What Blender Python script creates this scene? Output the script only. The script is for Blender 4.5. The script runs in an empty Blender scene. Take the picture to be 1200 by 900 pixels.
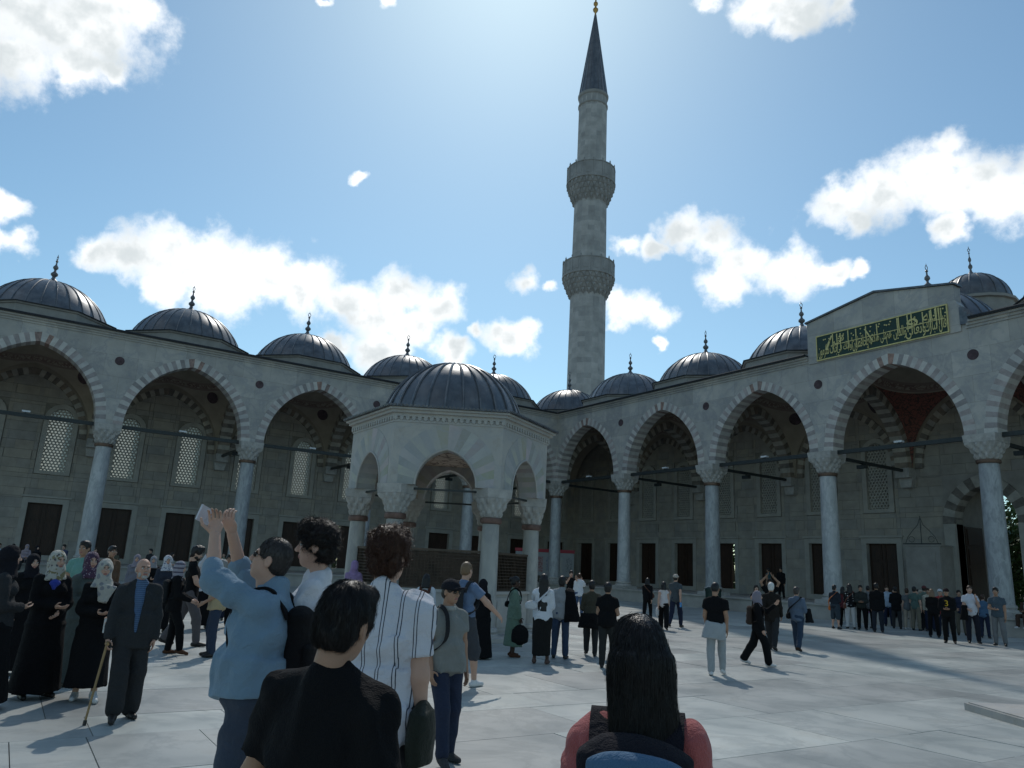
import bpy, bmesh, math, random
import numpy as np
from mathutils import Vector, Matrix, Euler

# ------------------------------------------------------------------ camera, sky, sun, exposure
sc = bpy.context.scene
col = sc.collection
CAM = Vector((48.27, -35.89, 1.70))
PITCH, ROLL, YAW, LENS = 0.23921, 0.05056, -0.99729, 26.53
fw = Vector((math.sin(YAW)*math.cos(PITCH), math.cos(YAW)*math.cos(PITCH), math.sin(PITCH)))
rt = Vector((math.cos(YAW), -math.sin(YAW), 0)); upv = rt.cross(fw)
cr = math.cos(ROLL)*rt + math.sin(ROLL)*upv
cu = -math.sin(ROLL)*rt + math.cos(ROLL)*upv
cd = bpy.data.cameras.new('camera'); cd.lens = LENS; cd.sensor_width = 36; cd.clip_end = 4000; cd.clip_start = 0.05
cam = bpy.data.objects.new('camera', cd); col.objects.link(cam)
cam.matrix_world = Matrix(((cr.x, cu.x, -fw.x, CAM.x), (cr.y, cu.y, -fw.y, CAM.y), (cr.z, cu.z, -fw.z, CAM.z), (0, 0, 0, 1)))
sc.camera = cam

SUN_AZ, SUN_EL = math.radians(149), math.radians(47)      # direction to the sun, from +X towards +Y
SKY_STRENGTH, SUN_STRENGTH, EXPOSURE = 0.138, 2.3, -0.27
sun_dir = Vector((math.cos(SUN_AZ)*math.cos(SUN_EL), math.sin(SUN_AZ)*math.cos(SUN_EL), math.sin(SUN_EL)))
sd = bpy.data.lights.new('sun', 'SUN'); sd.energy = SUN_STRENGTH; sd.angle = math.radians(0.55); sd.color = (1.0, 0.95, 0.87)
sun = bpy.data.objects.new('sun', sd); col.objects.link(sun)
sun.rotation_euler = (-sun_dir).to_track_quat('-Z', 'Y').to_euler(); sun.location = (0, 0, 60)

CLOUDS = [
    (-0.8458,-0.0649,0.5295,0.0663), (-0.8413,-0.016,0.5403,0.0656), (-0.8671,-0.0732,0.4928,0.0489), (-0.8219,0.0143,0.5694,0.0441), (-0.8648,-0.016,0.5018,0.0351),
    (-0.8616,-0.1171,0.4939,0.0686), (-0.861,0.0158,0.5084,0.0169), (-0.9307,-0.0573,0.3613,0.024), (-0.9325,-0.0751,0.3532,0.0228), (-0.944,-0.0449,0.3269,0.0242),
    (-0.9433,-0.0664,0.3252,0.0229), (-0.9426,0.0666,0.3272,0.0419), (-0.9357,0.1159,0.3331,0.0552), (-0.924,0.1606,0.3471,0.0479), (-0.9162,0.2166,0.3371,0.0554),
    (-0.9036,0.2672,0.3349,0.0487), (-0.8914,0.3148,0.326,0.0395), (-0.864,0.3729,0.3384,0.0444), (-0.8445,0.4222,0.3296,0.0403), (-0.8831,0.3544,0.3075,0.051),
    (-0.8681,0.3969,0.2981,0.0402), (-0.9365,0.1634,0.3104,0.046), (-0.945,0.1117,0.3075,0.0347), (-0.9456,0.032,0.3239,0.0235), (-0.894,0.3636,0.262,0.0467),
    (-0.8524,0.4478,0.27,0.0315), (-0.9107,0.3173,0.2643,0.0264), (-0.8093,0.5084,0.2941,0.0339), (-0.7938,0.5244,0.3081,0.0203), (-0.8267,0.4763,0.2995,0.0158),
    (-0.8323,0.2979,0.4676,0.0118), (-0.7747,0.5119,0.3712,0.0246), (-0.757,0.5453,0.3601,0.0123), (-0.6829,0.6074,0.4057,0.022), (-0.6296,0.6527,0.4214,0.039),
    (-0.6086,0.6763,0.415,0.043), (-0.5838,0.7131,0.3882,0.047), (-0.609,0.7068,0.36,0.0367), (-0.5507,0.7482,0.3701,0.0421), (-0.5224,0.772,0.3621,0.027),
    (-0.4936,0.7919,0.3595,0.0154), (-0.6608,0.6312,0.4061,0.0219), (-0.478,0.7589,0.4423,0.0344), (-0.4346,0.7838,0.4436,0.0494), (-0.3934,0.8,0.4531,0.0558),
    (-0.3711,0.797,0.4766,0.0265), (-0.3551,0.8295,0.431,0.0469), (-0.3257,0.8473,0.4196,0.0441), (-0.3945,0.829,0.3965,0.0231), (-0.4685,0.7762,0.422,0.0242),
    (-0.2939,0.8586,0.42,0.0537), (-0.5094,0.5714,0.6434,0.0216), (-0.4731,0.6152,0.6307,0.0331), (-0.4398,0.6461,0.6239,0.0383), (-0.4076,0.669,0.6215,0.0282),
    (-0.4611,0.6437,0.6108,0.0233), (-0.7236,0.2684,0.6359,0.013), (-0.7565,0.1937,0.6246,0.0088), (-0.4466,0.6121,0.6526,0.0428), (-0.7032,0.6269,0.3355,0.0378),
    (-0.6818,0.6518,0.3321,0.0266), (-0.7169,0.6202,0.3186,0.0223), (-0.6882,0.6627,0.2954,0.0111),
]
rc = random.Random(5)
for i in range(22):                                        # the same kind of scattered cumulus over the rest of the sky
    az = math.radians(rc.uniform(200, 460)); el = math.radians(rc.uniform(8, 60)); r0 = rc.uniform(.04, .09)
    if math.radians(95) < az % (2*math.pi) < math.radians(200): continue
    for k in range(3):
        a2 = az + rc.uniform(-1.5, 1.5)*r0/math.cos(el); e2 = el + rc.uniform(-.5, .5)*r0
        CLOUDS.append((math.cos(a2)*math.cos(e2), math.sin(a2)*math.cos(e2), math.sin(e2), r0*rc.uniform(.6, 1.0)))

def make_world():
    w = bpy.data.worlds.new('World'); sc.world = w; w.use_nodes = True
    nt = w.node_tree; N = nt.nodes; L = nt.links
    bg = N['Background']
    sky = N.new('ShaderNodeTexSky'); sky.sky_type = 'NISHITA'; sky.sun_disc = False
    sky.sun_elevation = SUN_EL; sky.sun_rotation = math.pi/2 - SUN_AZ
    sky.altitude = 50; sky.air_density = 1.0; sky.dust_density = 0.42; sky.ozone_density = 0.6
    tc = N.new('ShaderNodeTexCoord')
    def math_(op, a, b=None, c=None, clamp=False):
        n = N.new('ShaderNodeMath'); n.operation = op; n.use_clamp = clamp
        for i, v in enumerate((a, b, c)):
            if v is None: continue
            if isinstance(v, (int, float)): n.inputs[i].default_value = v
            else: L.new(v, n.inputs[i])
        return n.outputs[0]
    def vec(op, a, b, scale=None):
        n = N.new('ShaderNodeVectorMath'); n.operation = op
        for i, v in enumerate((a, b)):
            if v is None: continue
            if isinstance(v, tuple): n.inputs[i].default_value = v
            else: L.new(v, n.inputs[i])
        if scale is not None: n.inputs['Scale'].default_value = scale
        return n.outputs['Value'] if op == 'DISTANCE' else n.outputs[0]
    def noise(v, s, d, r=.55):
        n = N.new('ShaderNodeTexNoise'); n.inputs['Scale'].default_value = s; n.inputs['Detail'].default_value = d
        n.inputs['Roughness'].default_value = r; L.new(v, n.inputs['Vector']); return n
    dirv = tc.outputs['Generated']
    n1 = noise(dirv, 9, 4); w1 = vec('SCALE', vec('SUBTRACT', n1.outputs['Color'], (.5, .5, .5)), None, .055)
    n2 = noise(dirv, 30, 5, .56); w2 = vec('SCALE', vec('SUBTRACT', n2.outputs['Color'], (.5, .5, .5)), None, .036)
    p = vec('MULTIPLY', vec('ADD', vec('ADD', dirv, w1), w2), (1, 1, 1.35))
    acc = None
    for x, y, z, r in CLOUDS:
        d = vec('DISTANCE', p, (x, y, z*1.35))
        f = math_('MULTIPLY_ADD', d, -1/(r*1.12), 1.0)
        acc = f if acc is None else math_('SMOOTH_MAX', acc, f, .12)
    fb = noise(dirv, 22, 9, .62)
    fld = math_('ADD', acc, math_('MULTIPLY_ADD', fb.outputs['Fac'], 1.5, -.74))
    ramp = N.new('ShaderNodeMapRange'); ramp.interpolation_type = 'SMOOTHSTEP'
    L.new(fld, ramp.inputs['Value']); ramp.inputs['From Min'].default_value = -.10; ramp.inputs['From Max'].default_value = .66
    dens = ramp.outputs[0]
    core = N.new('ShaderNodeMapRange'); core.interpolation_type = 'SMOOTHSTEP'
    fb2 = noise(dirv, 11, 5, .5)
    L.new(math_('ADD', math_('MULTIPLY', fld, .45), math_('MULTIPLY_ADD', fb2.outputs['Fac'], 2.0, -1.0)), core.inputs['Value'])
    core.inputs['From Min'].default_value = .0; core.inputs['From Max'].default_value = .7
    cc = N.new('ShaderNodeMix'); cc.data_type = 'RGBA'; L.new(core.outputs[0], cc.inputs['Factor'])
    cc.inputs['A'].default_value = (11.2, 11.3, 11.3, 1); cc.inputs['B'].default_value = (6.3, 6.8, 7.0, 1)
    # white balance of the sky light: a little less red
    hz = N.new('ShaderNodeMix'); hz.data_type = 'RGBA'; hz.blend_type = 'MULTIPLY'; hz.inputs['Factor'].default_value = 1.0
    L.new(sky.outputs[0], hz.inputs['A']); hz.inputs['B'].default_value = (.82, 1.04, 1.03, 1)
    mx = N.new('ShaderNodeMix'); mx.data_type = 'RGBA'; L.new(dens, mx.inputs['Factor'])
    L.new(hz.outputs['Result'], mx.inputs['A']); L.new(cc.outputs['Result'], mx.inputs['B'])
    L.new(mx.outputs['Result'], bg.inputs['Color']); bg.inputs['Strength'].default_value = SKY_STRENGTH
    w.cycles.sampling_method = 'MANUAL'; w.cycles.sample_map_resolution = 512
make_world()
sc.view_settings.view_transform = 'Standard'; sc.view_settings.look = 'None'; sc.view_settings.gamma = 1
sc.view_settings.exposure = EXPOSURE; sc.view_settings.use_curve_mapping = False
sc.cycles.max_bounces = 6; sc.cycles.diffuse_bounces = 4; sc.cycles.transmission_bounces = 4; sc.cycles.transparent_max_bounces = 6
sc.cycles.use_denoising = True

# ------------------------------------------------------------------ helpers
rng = random.Random(11)
class MB:
    """collects shapes that become ONE mesh object"""
    def __init__(s): s.V = []; s.F = []; s.M = []; s.R = []
    def add(s, vs, fs, m=0, r=None):
        o = len(s.V); s.V += [tuple(v) for v in vs]
        for f in fs: s.F.append(tuple(i+o for i in f)); s.M.append(m); s.R.append(r if r is not None else .5)
        return s
    def box(s, x0, x1, y0, y1, z0, z1, m=0, r=None):
        return s.add([(x0,y0,z0),(x1,y0,z0),(x1,y1,z0),(x0,y1,z0),(x0,y0,z1),(x1,y0,z1),(x1,y1,z1),(x0,y1,z1)],
              [(0,3,2,1),(4,5,6,7),(0,1,5,4),(1,2,6,5),(2,3,7,6),(3,0,4,7)], m, r)
    def prism(s, poly, v0, v1, m=0, r=None):
        """poly = (u,z) outline extruded along v"""
        n = len(poly); vs = [(u, v0, z) for u, z in poly] + [(u, v1, z) for u, z in poly]
        fs = [tuple(range(n)), tuple(range(2*n-1, n-1, -1))] + [(i, i+n, (i+1) % n+n, (i+1) % n) for i in range(n)]
        return s.add(vs, fs, m, r)
    def lathe(s, prof, n=24, c=(0,0), m=0, ph=0, mod=None):
        k = len(prof); vs = []
        for j, (r, z) in enumerate(prof):
            for i in range(n):
                a = ph + 2*math.pi*i/n; q = r*(mod(a, j) if mod else 1)
                vs.append((c[0]+q*math.cos(a), c[1]+q*math.sin(a), z))
        fs = [(j*n+i, j*n+(i+1) % n, (j+1)*n+(i+1) % n, (j+1)*n+i) for j in range(k-1) for i in range(n)]
        if prof[0][0] > 1e-4: fs.append(tuple(range(n-1, -1, -1)))
        if prof[-1][0] > 1e-4: fs.append(tuple((k-1)*n+i for i in range(n)))
        return s.add(vs, fs, m)
    def tube(s, pts, r, n=8, m=0):
        pts = [Vector(p) for p in pts]; rs = r if isinstance(r, (list, tuple)) else [r]*len(pts)
        vs = []; k = len(pts)
        for j, p in enumerate(pts):
            t = (pts[min(j+1, k-1)]-pts[max(j-1, 0)]).normalized()
            a = t.cross(Vector((0, 0, 1)))
            if a.length < .05: a = t.cross(Vector((1, 0, 0)))
            a.normalize(); b = t.cross(a)
            for i in range(n):
                q = 2*math.pi*i/n; vs.append(p + (a*math.cos(q)+b*math.sin(q))*rs[j])
        fs = [(j*n+i, j*n+(i+1) % n, (j+1)*n+(i+1) % n, (j+1)*n+i) for j in range(k-1) for i in range(n)]
        fs += [tuple(range(n-1, -1, -1)), tuple((k-1)*n+i for i in range(n))]
        return s.add(vs, fs, m)
    def grid(s, P, m=0, mf=None):
        """P[i][j] points"""
        a, b = len(P), len(P[0]); o = len(s.V); s.V += [tuple(p) for row in P for p in row]
        for i in range(a-1):
            for j in range(b-1):
                s.F.append((o+i*b+j, o+(i+1)*b+j, o+(i+1)*b+j+1, o+i*b+j+1)); s.M.append(mf(i, j) if mf else m); s.R.append(.5)
        return s
    def mesh(s, name, mats, smooth=None, T=None):
        me = bpy.data.meshes.new(name)
        V = [T(*v) for v in s.V] if T else s.V
        F = [tuple(reversed(f)) for f in s.F] if (T and T.flip) else s.F
        me.from_pydata(V, [], F)
        for m in (mats if isinstance(mats, (list, tuple)) else [mats]): me.materials.append(m)
        me.polygons.foreach_set('material_index', s.M)
        if any(r != .5 for r in s.R):
            at = me.attributes.new('rnd', 'FLOAT', 'FACE'); at.data.foreach_set('value', s.R)
        if smooth is not None:
            me.shade_smooth()
            if smooth < 3: me.set_sharp_from_angle(angle=smooth)
        me.update(); return me
    def build(s, name, mats, parent=None, smooth=None, T=None, loc=None):
        return mobj(name, s.mesh(name, mats, smooth, T), parent, loc)
def mobj(name, me, parent=None, loc=None, rot=None, scale=None):
    o = bpy.data.objects.new(name, me); col.objects.link(o)
    if parent: o.parent = parent
    if loc is not None: o.location = loc
    if rot is not None: o.rotation_euler = rot
    if scale is not None: o.scale = scale
    return o
def tag(o, label=None, cat=None, group=None, kind=None):
    if label: o['label'] = label
    if cat: o['category'] = cat
    if group: o['group'] = group
    if kind: o['kind'] = kind
    return o
def thing(name, label, cat, loc=(0,0,0), rotz=0, group=None):
    o = bpy.data.objects.new(name, None); col.objects.link(o); o.location = loc; o.rotation_euler = (0, 0, rotz)
    o.empty_display_size = .1
    return tag(o, label, cat, group)
class Frame:
    def __init__(s, kind): s.kind = kind; s.flip = (kind == 'L')
    def __call__(s, u, v, w): return (u, v, w) if s.kind == 'R' else (-v, -u, w)
FR, FL = Frame('R'), Frame('L')

# ------------------------------------------------------------------ procedural materials
def new_mat(name):
    m = bpy.data.materials.new(name); m.use_nodes = True; nt = m.node_tree
    return m, nt, nt.nodes, nt.links, nt.nodes['Principled BSDF']
def pmat(name, c, rough=.7, var=.12, scale=3.0, c2=None, bump=.15, bscale=60, metallic=0, spec=.4, rnd=None, rv=.14,
         obj=False, vein=None, panel=None, stretch=(1,1,1), dirt=None, sheen=0, bdist=.01):
    m, nt, N, L, b = new_mat(name)
    if obj: pos = N.new('ShaderNodeTexCoord').outputs['Object']
    else: pos = N.new('ShaderNodeNewGeometry').outputs['Position']
    mp = N.new('ShaderNodeMapping'); L.new(pos, mp.inputs[0]); mp.inputs['Scale'].default_value = stretch; pos = mp.outputs[0]
    def noise(s, d=5, r=.6, dist=0):
        n = N.new('ShaderNodeTexNoise'); n.inputs['Scale'].default_value = s; n.inputs['Detail'].default_value = d
        n.inputs['Roughness'].default_value = r; n.inputs['Distortion'].default_value = dist; L.new(pos, n.inputs['Vector']); return n
    def mix(f, a, bb, mode='MIX'):
        n = N.new('ShaderNodeMix'); n.data_type = 'RGBA'; n.blend_type = mode
        for k, v in (('Factor', f), ('A', a), ('B', bb)):
            if isinstance(v, (int, float)): n.inputs[k].default_value = v
            elif isinstance(v, tuple): n.inputs[k].default_value = (*v, 1) if len(v) == 3 else v
            else: L.new(v, n.inputs[k])
        return n.outputs['Result']
    def rmap(v, a, bb, lo=0, hi=1):
        n = N.new('ShaderNodeMapRange'); L.new(v, n.inputs[0]); n.inputs[1].default_value = a; n.inputs[2].default_value = bb
        n.inputs[3].default_value = lo; n.inputs[4].default_value = hi; return n.outputs[0]
    c2 = c2 or tuple(min(1, x*(1-2*var)) for x in c); c1 = tuple(min(1, x*(1+var)) for x in c)
    n1 = noise(scale)
    cur = mix(rmap(n1.outputs['Fac'], .32, .68), c2, c1)
    if vein:
        n2 = noise(vein[1], 7, .66, .45)
        v = N.new('ShaderNodeMath'); v.operation = 'SUBTRACT'; L.new(n2.outputs['Fac'], v.inputs[0]); v.inputs[1].default_value = .5
        ab = N.new('ShaderNodeMath'); ab.operation = 'ABSOLUTE'; L.new(v.outputs[0], ab.inputs[0])
        cur = mix(rmap(ab.outputs[0], 0, .05, .55, 0), cur, vein[0])
    if panel:
        sx = N.new('ShaderNodeSeparateXYZ'); L.new(pos, sx.inputs[0]); ad = N.new('ShaderNodeMath'); L.new(sx.outputs[0], ad.inputs[0]); L.new(sx.outputs[1], ad.inputs[1])
        cb = N.new('ShaderNodeCombineXYZ'); L.new(ad.outputs[0], cb.inputs[0]); L.new(sx.outputs[2], cb.inputs[1])
        bt = N.new('ShaderNodeTexBrick'); L.new(cb.outputs[0], bt.inputs['Vector']); bt.inputs['Scale'].default_value = 1.0
        bt.inputs['Brick Width'].default_value = panel[0]; bt.inputs['Row Height'].default_value = panel[1]; bt.inputs['Mortar Size'].default_value = .008
        bt.inputs['Color1'].default_value = (1.1, 1.1, 1.1, 1); bt.inputs['Color2'].default_value = (.84, .85, .87, 1); bt.inputs['Mortar'].default_value = (.7, .69, .67, 1)
        cur = mix(1.0, cur, bt.outputs['Color'], 'MULTIPLY')
    if dirt:
        n3 = noise(dirt[1], 7, .7)
        cur = mix(rmap(n3.outputs['Fac'], .52, .75, 0, dirt[2]), cur, dirt[0])
    if rnd:
        if rnd == 'object': rs = N.new('ShaderNodeObjectInfo').outputs['Random']
        else:
            at = N.new('ShaderNodeAttribute'); at.attribute_name = 'rnd'; rs = at.outputs['Fac']
        hs = N.new('ShaderNodeHueSaturation'); L.new(rmap(rs, 0, 1, 1-rv, 1+rv), hs.inputs['Value']); L.new(cur, hs.inputs['Color'])
        L.new(rmap(rs, 0, 1, .75, 1.3), hs.inputs['Saturation']); cur = hs.outputs[0]
    L.new(cur, b.inputs['Base Color'])
    b.inputs['Roughness'].default_value = rough; b.inputs['Metallic'].default_value = metallic; b.inputs['Specular IOR Level'].default_value = spec
    L.new(rmap(n1.outputs['Fac'], .3, .7, max(0, rough-.08), min(1, rough+.08)), b.inputs['Roughness'])
    if sheen: b.inputs['Sheen Weight'].default_value = sheen
    if bump:
        nb = noise(bscale, 4); bp = N.new('ShaderNodeBump'); bp.inputs['Strength'].default_value = bump; bp.inputs['Distance'].default_value = bdist
        L.new(nb.outputs['Fac'], bp.inputs['Height']); L.new(bp.outputs[0], b.inputs['Normal'])
    return m
M = {}
M['marble'] = pmat('facade_marble', (.44,.41,.365), .55, .08, .9, c2=(.33,.315,.29), vein=((.27,.27,.28), .7), dirt=((.40,.36,.30), 1.7, .5), bscale=25, bump=.1, panel=(1.7, 1.25), stretch=(1, 1, 1))
M['vous_w'] = pmat('voussoir_white', (.50,.475,.44), .6, .08, 2.5, rnd='object', rv=.14, dirt=((.3,.29,.27), 4, .5))
M['vous_g'] = pmat('voussoir_mauve', (.345,.305,.29), .65, .12, 3, rnd='object', rv=.2, dirt=((.2,.17,.16), 4, .5))
M['vous_r'] = pmat('voussoir_red', (.31,.21,.175), .7, .2, 6, rnd='object', rv=.18)
M['band_d'] = pmat('band_dark', (.225,.19,.16), .75, .2, 3, rnd='attr', rv=.2)
M['band_l'] = pmat('band_light', (.42,.385,.33), .75, .12, 3, rnd='attr', rv=.12)
M['stone_o'] = pmat('ashlar_stone', (.345,.315,.275), .8, .10, 1.6, rnd='object', rv=.09, dirt=((.31,.29,.26), 2.2, .5), bump=.3, bscale=20)
M['stone_a'] = pmat('ashlar_stone_far', (.345,.315,.275), .8, .10, 1.6, rnd='attr', rv=.09, dirt=((.31,.29,.26), 2.2, .5), bump=.3, bscale=20)
M['core'] = pmat('mortar', (.27,.25,.215), .9, .1, 3)
M['frame'] = pmat('window_stone', (.385,.36,.32), .7, .08, 2, dirt=((.35,.32,.28), 3, .4))
M['lattice'] = pmat('lattice_plaster', (.40,.375,.33), .8, .08, 3)
M['plaster'] = pmat('vault_plaster', (.34,.285,.22), .85, .1, 1.3, dirt=((.3,.26,.21), 2, .4))
M['granite'] = pmat('column_granite', (.33,.34,.345), .35, .14, 5, c2=(.22,.23,.24), vein=((.45,.46,.47), 1.8), bump=.04, stretch=(1,1,.35))
M['colmarble'] = pmat('column_marble', (.47,.47,.46), .4, .12, 2.5, c2=(.36,.36,.36), vein=((.26,.27,.28), 1.5), bump=.04, stretch=(1,1,.4))
M['capital'] = pmat('capital_marble', (.42,.40,.37), .6, .12, 5, dirt=((.22,.2,.18), 7, .6))
M['bronze'] = pmat('bronze_ring', (.16,.10,.07), .5, .2, 6, metallic=.5)
M['lead'] = pmat('roof_lead', (.125,.13,.14), .40, .22, 1.6, c2=(.075,.08,.088), metallic=.35, spec=.5, bump=.25, bscale=7, dirt=((.24,.25,.26), 1.9, .55), rnd='object', rv=.13)
M['leadrib'] = pmat('roof_lead_seam', (.15,.155,.165), .4, .2, 4, metallic=.35)
M['lead_dark'] = pmat('roof_lead_edge', (.04,.044,.05), .5, .2, 3, metallic=.3)
M['iron'] = pmat('painted_iron', (.028,.034,.034), .5, .2, 8, bump=.05)
M['wood'] = pmat('dark_wood', (.045,.022,.013), .55, .3, 4, stretch=(6,6,.6), bump=.2, bscale=18)
M['floor_o'] = pmat('marble_slab', (.415,.425,.40), .42, .10, .7, c2=(.30,.32,.31), vein=((.25,.27,.265), .8), rnd='object', rv=.2, dirt=((.27,.265,.24), 1.4, .6), bump=.08, bscale=30)
M['floor_a'] = pmat('marble_slab_far', (.415,.425,.40), .42, .10, .7, c2=(.30,.32,.31), vein=((.25,.27,.265), .8), rnd='attr', rv=.2, dirt=((.27,.265,.24), 1.4, .6), bump=.08, bscale=30)
M['grout'] = pmat('grout', (.27,.25,.22), .95, .2, 5)
M['minaret'] = pmat('minaret_stone', (.43,.415,.40), .8, .12, .8, rnd='attr', rv=.2, dirt=((.28,.265,.24), .9, .6), bump=.3, bscale=8)
M['fstone'] = pmat('fountain_marble', (.41,.385,.345), .6, .1, 1.3, c2=(.38,.365,.34), vein=((.34,.34,.34), 1.2), dirt=((.30,.25,.19), 3, .55))
M['grey'] = pmat('window_board_grey', (.30,.28,.25), .4, .1, 3)  # opaque closed board behind the lattice, plain grey instead of glass
M['gold'] = pmat('gold_letters', (.62,.52,.22), .4, .1, 8, metallic=.25)
M['green'] = pmat('panel_green', (.012,.04,.028), .5, .15, 5)
M['redorn'] = None
def ornament(name, a, b, s):
    m, nt, N, L, p = new_mat(name)
    g = N.new('ShaderNodeNewGeometry'); v = N.new('ShaderNodeTexVoronoi'); v.feature = 'DISTANCE_TO_EDGE'; v.inputs['Scale'].default_value = s
    nz = N.new('ShaderNodeTexNoise'); nz.inputs['Scale'].default_value = s*.8; L.new(g.outputs['Position'], nz.inputs['Vector'])
    ad = N.new('ShaderNodeVectorMath'); ad.operation = 'ADD'; L.new(g.outputs['Position'], ad.inputs[0]); L.new(nz.outputs['Color'], ad.inputs[1])
    L.new(ad.outputs[0], v.inputs['Vector'])
    r = N.new('ShaderNodeMapRange'); L.new(v.outputs['Distance'], r.inputs[0]); r.inputs[1].default_value = .03; r.inputs[2].default_value = .09
    mx = N.new('ShaderNodeMix'); mx.data_type = 'RGBA'; L.new(r.outputs[0], mx.inputs['Factor'])
    mx.inputs['A'].default_value = (*b, 1); mx.inputs['B'].default_value = (*a, 1); L.new(mx.outputs['Result'], p.inputs['Base Color'])
    p.inputs['Roughness'].default_value = .8; return m
M['redorn'] = ornament('red_painted_ornament', (.20,.07,.05), (.09,.045,.035), 3.2)
M['brownorn'] = ornament('brown_painted_ornament', (.42,.33,.25), (.12,.075,.055), 2.4)
def vault_mat(portal):
    m = pmat('vault_painted' if not portal else 'vault_painted_red', (.34,.285,.22), .85, .1, 1.3, dirt=((.3,.26,.21), 2, .4)); nt = m.node_tree; N, L = nt.nodes, nt.links; b = N['Principled BSDF']
    base = b.inputs['Base Color'].links[0].from_socket; at = N.new('ShaderNodeAttribute'); at.attribute_name = 'ring'
    g = N.new('ShaderNodeNewGeometry')
    def band(lo, hi):
        a = N.new('ShaderNodeMath'); a.operation = 'GREATER_THAN'; L.new(at.outputs['Fac'], a.inputs[0]); a.inputs[1].default_value = lo
        c = N.new('ShaderNodeMath'); c.operation = 'LESS_THAN'; L.new(at.outputs['Fac'], c.inputs[0]); c.inputs[1].default_value = hi
        d = N.new('ShaderNodeMath'); d.operation = 'MULTIPLY'; L.new(a.outputs[0], d.inputs[0]); L.new(c.outputs[0], d.inputs[1]); return d.outputs[0]
    def mix(f, a, c):
        n = N.new('ShaderNodeMix'); n.data_type = 'RGBA'; L.new(f, n.inputs['Factor']); L.new(a, n.inputs['A'])
        if isinstance(c, tuple): n.inputs['B'].default_value = (*c, 1)
        else: L.new(c, n.inputs['B'])
        return n.outputs['Result']
    nz = N.new('ShaderNodeTexNoise'); nz.inputs['Scale'].default_value = 2.2; L.new(g.outputs['Position'], nz.inputs['Vector'])
    ad = N.new('ShaderNodeVectorMath'); ad.operation = 'ADD'; L.new(g.outputs['Position'], ad.inputs[0]); L.new(nz.outputs['Color'], ad.inputs[1])
    v = N.new('ShaderNodeTexVoronoi'); v.feature = 'DISTANCE_TO_EDGE'; v.inputs['Scale'].default_value = 3.4; L.new(ad.outputs[0], v.inputs['Vector'])
    lt = N.new('ShaderNodeMath'); lt.operation = 'LESS_THAN'; L.new(v.outputs['Distance'], lt.inputs[0]); lt.inputs[1].default_value = .07
    lt2 = N.new('ShaderNodeMath'); lt2.operation = 'LESS_THAN'; L.new(v.outputs['Distance'], lt2.inputs[0]); lt2.inputs[1].default_value = .12
    cur = mix(band(.87, .90), base, (.24,.18,.15)); rope = N.new('ShaderNodeMath'); rope.operation = 'MULTIPLY'; L.new(band(.90, .96), rope.inputs[0]); L.new(lt2.outputs[0], rope.inputs[1])
    cur = mix(rope.outputs[0], cur, (.20,.13,.11)); cur = mix(band(.96, .985), cur, (.24,.18,.15))
    if portal: cur = mix(band(1.0, 1.42), cur, mix(lt.outputs[0], rgb(N, (.21,.08,.06)), (.075,.045,.04)))
    L.new(cur, b.inputs['Base Color']); return m
def rgb(N, c):
    n = N.new('ShaderNodeRGB'); n.outputs[0].default_value = (*c, 1); return n.outputs[0]
M['vault_p'] = vault_mat(False); M['vault_r'] = vault_mat(True)
M['redpaint'] = pmat('dark_red_paint', (.085,.055,.06), .8, .25, 5)
M['soil'] = pmat('ground_soil', (.20,.19,.16), .95, .2, .5)
def pane_mat():
    m, nt, N, L, b = new_mat('window_pane_lit')
    tr = N.new('ShaderNodeBsdfTranslucent'); tr.inputs[0].default_value = (.70, .70, .67, 1)
    tp = N.new('ShaderNodeBsdfTransparent'); tp.inputs[0].default_value = (.50, .50, .48, 1)
    mx = N.new('ShaderNodeMixShader'); mx.inputs[0].default_value = .45
    L.new(tr.outputs[0], mx.inputs[1]); L.new(tp.outputs[0], mx.inputs[2])
    L.new(mx.outputs[0], nt.nodes['Material Output'].inputs[0]); return m
M['pane'] = pane_mat()

# ------------------------------------------------------------------ ground and court pavement
B = 8.0; FZ = .75
Z_NECK, Z_SPR, Z_TOP = 7.3, 8.5, 13.55
g = MB(); g.box(-900, 900, -900, 900, -1.2, -.9); tag(g.build('ground', M['soil']), kind='structure')
pav = MB(); pav.box(-1.0, 60, -50, 1.0, -.3, -.022); pav = tag(pav.build('court_pavement', M['grout']), kind='structure')
slabs = []
x = 1.48
fr = random.Random(3)
while x < 55:                                  # courses run along Y
    wd = fr.uniform(.95, 1.6); y = -1.48 + fr.uniform(0, 1.5)
    while y > -46:
        ln = fr.uniform(1.2, 3.4); y1 = min(y, -1.48)
        if y1 > y - ln + .2: slabs.append((x, x+wd, y-ln, y1))
        y -= ln
    x += wd
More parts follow.
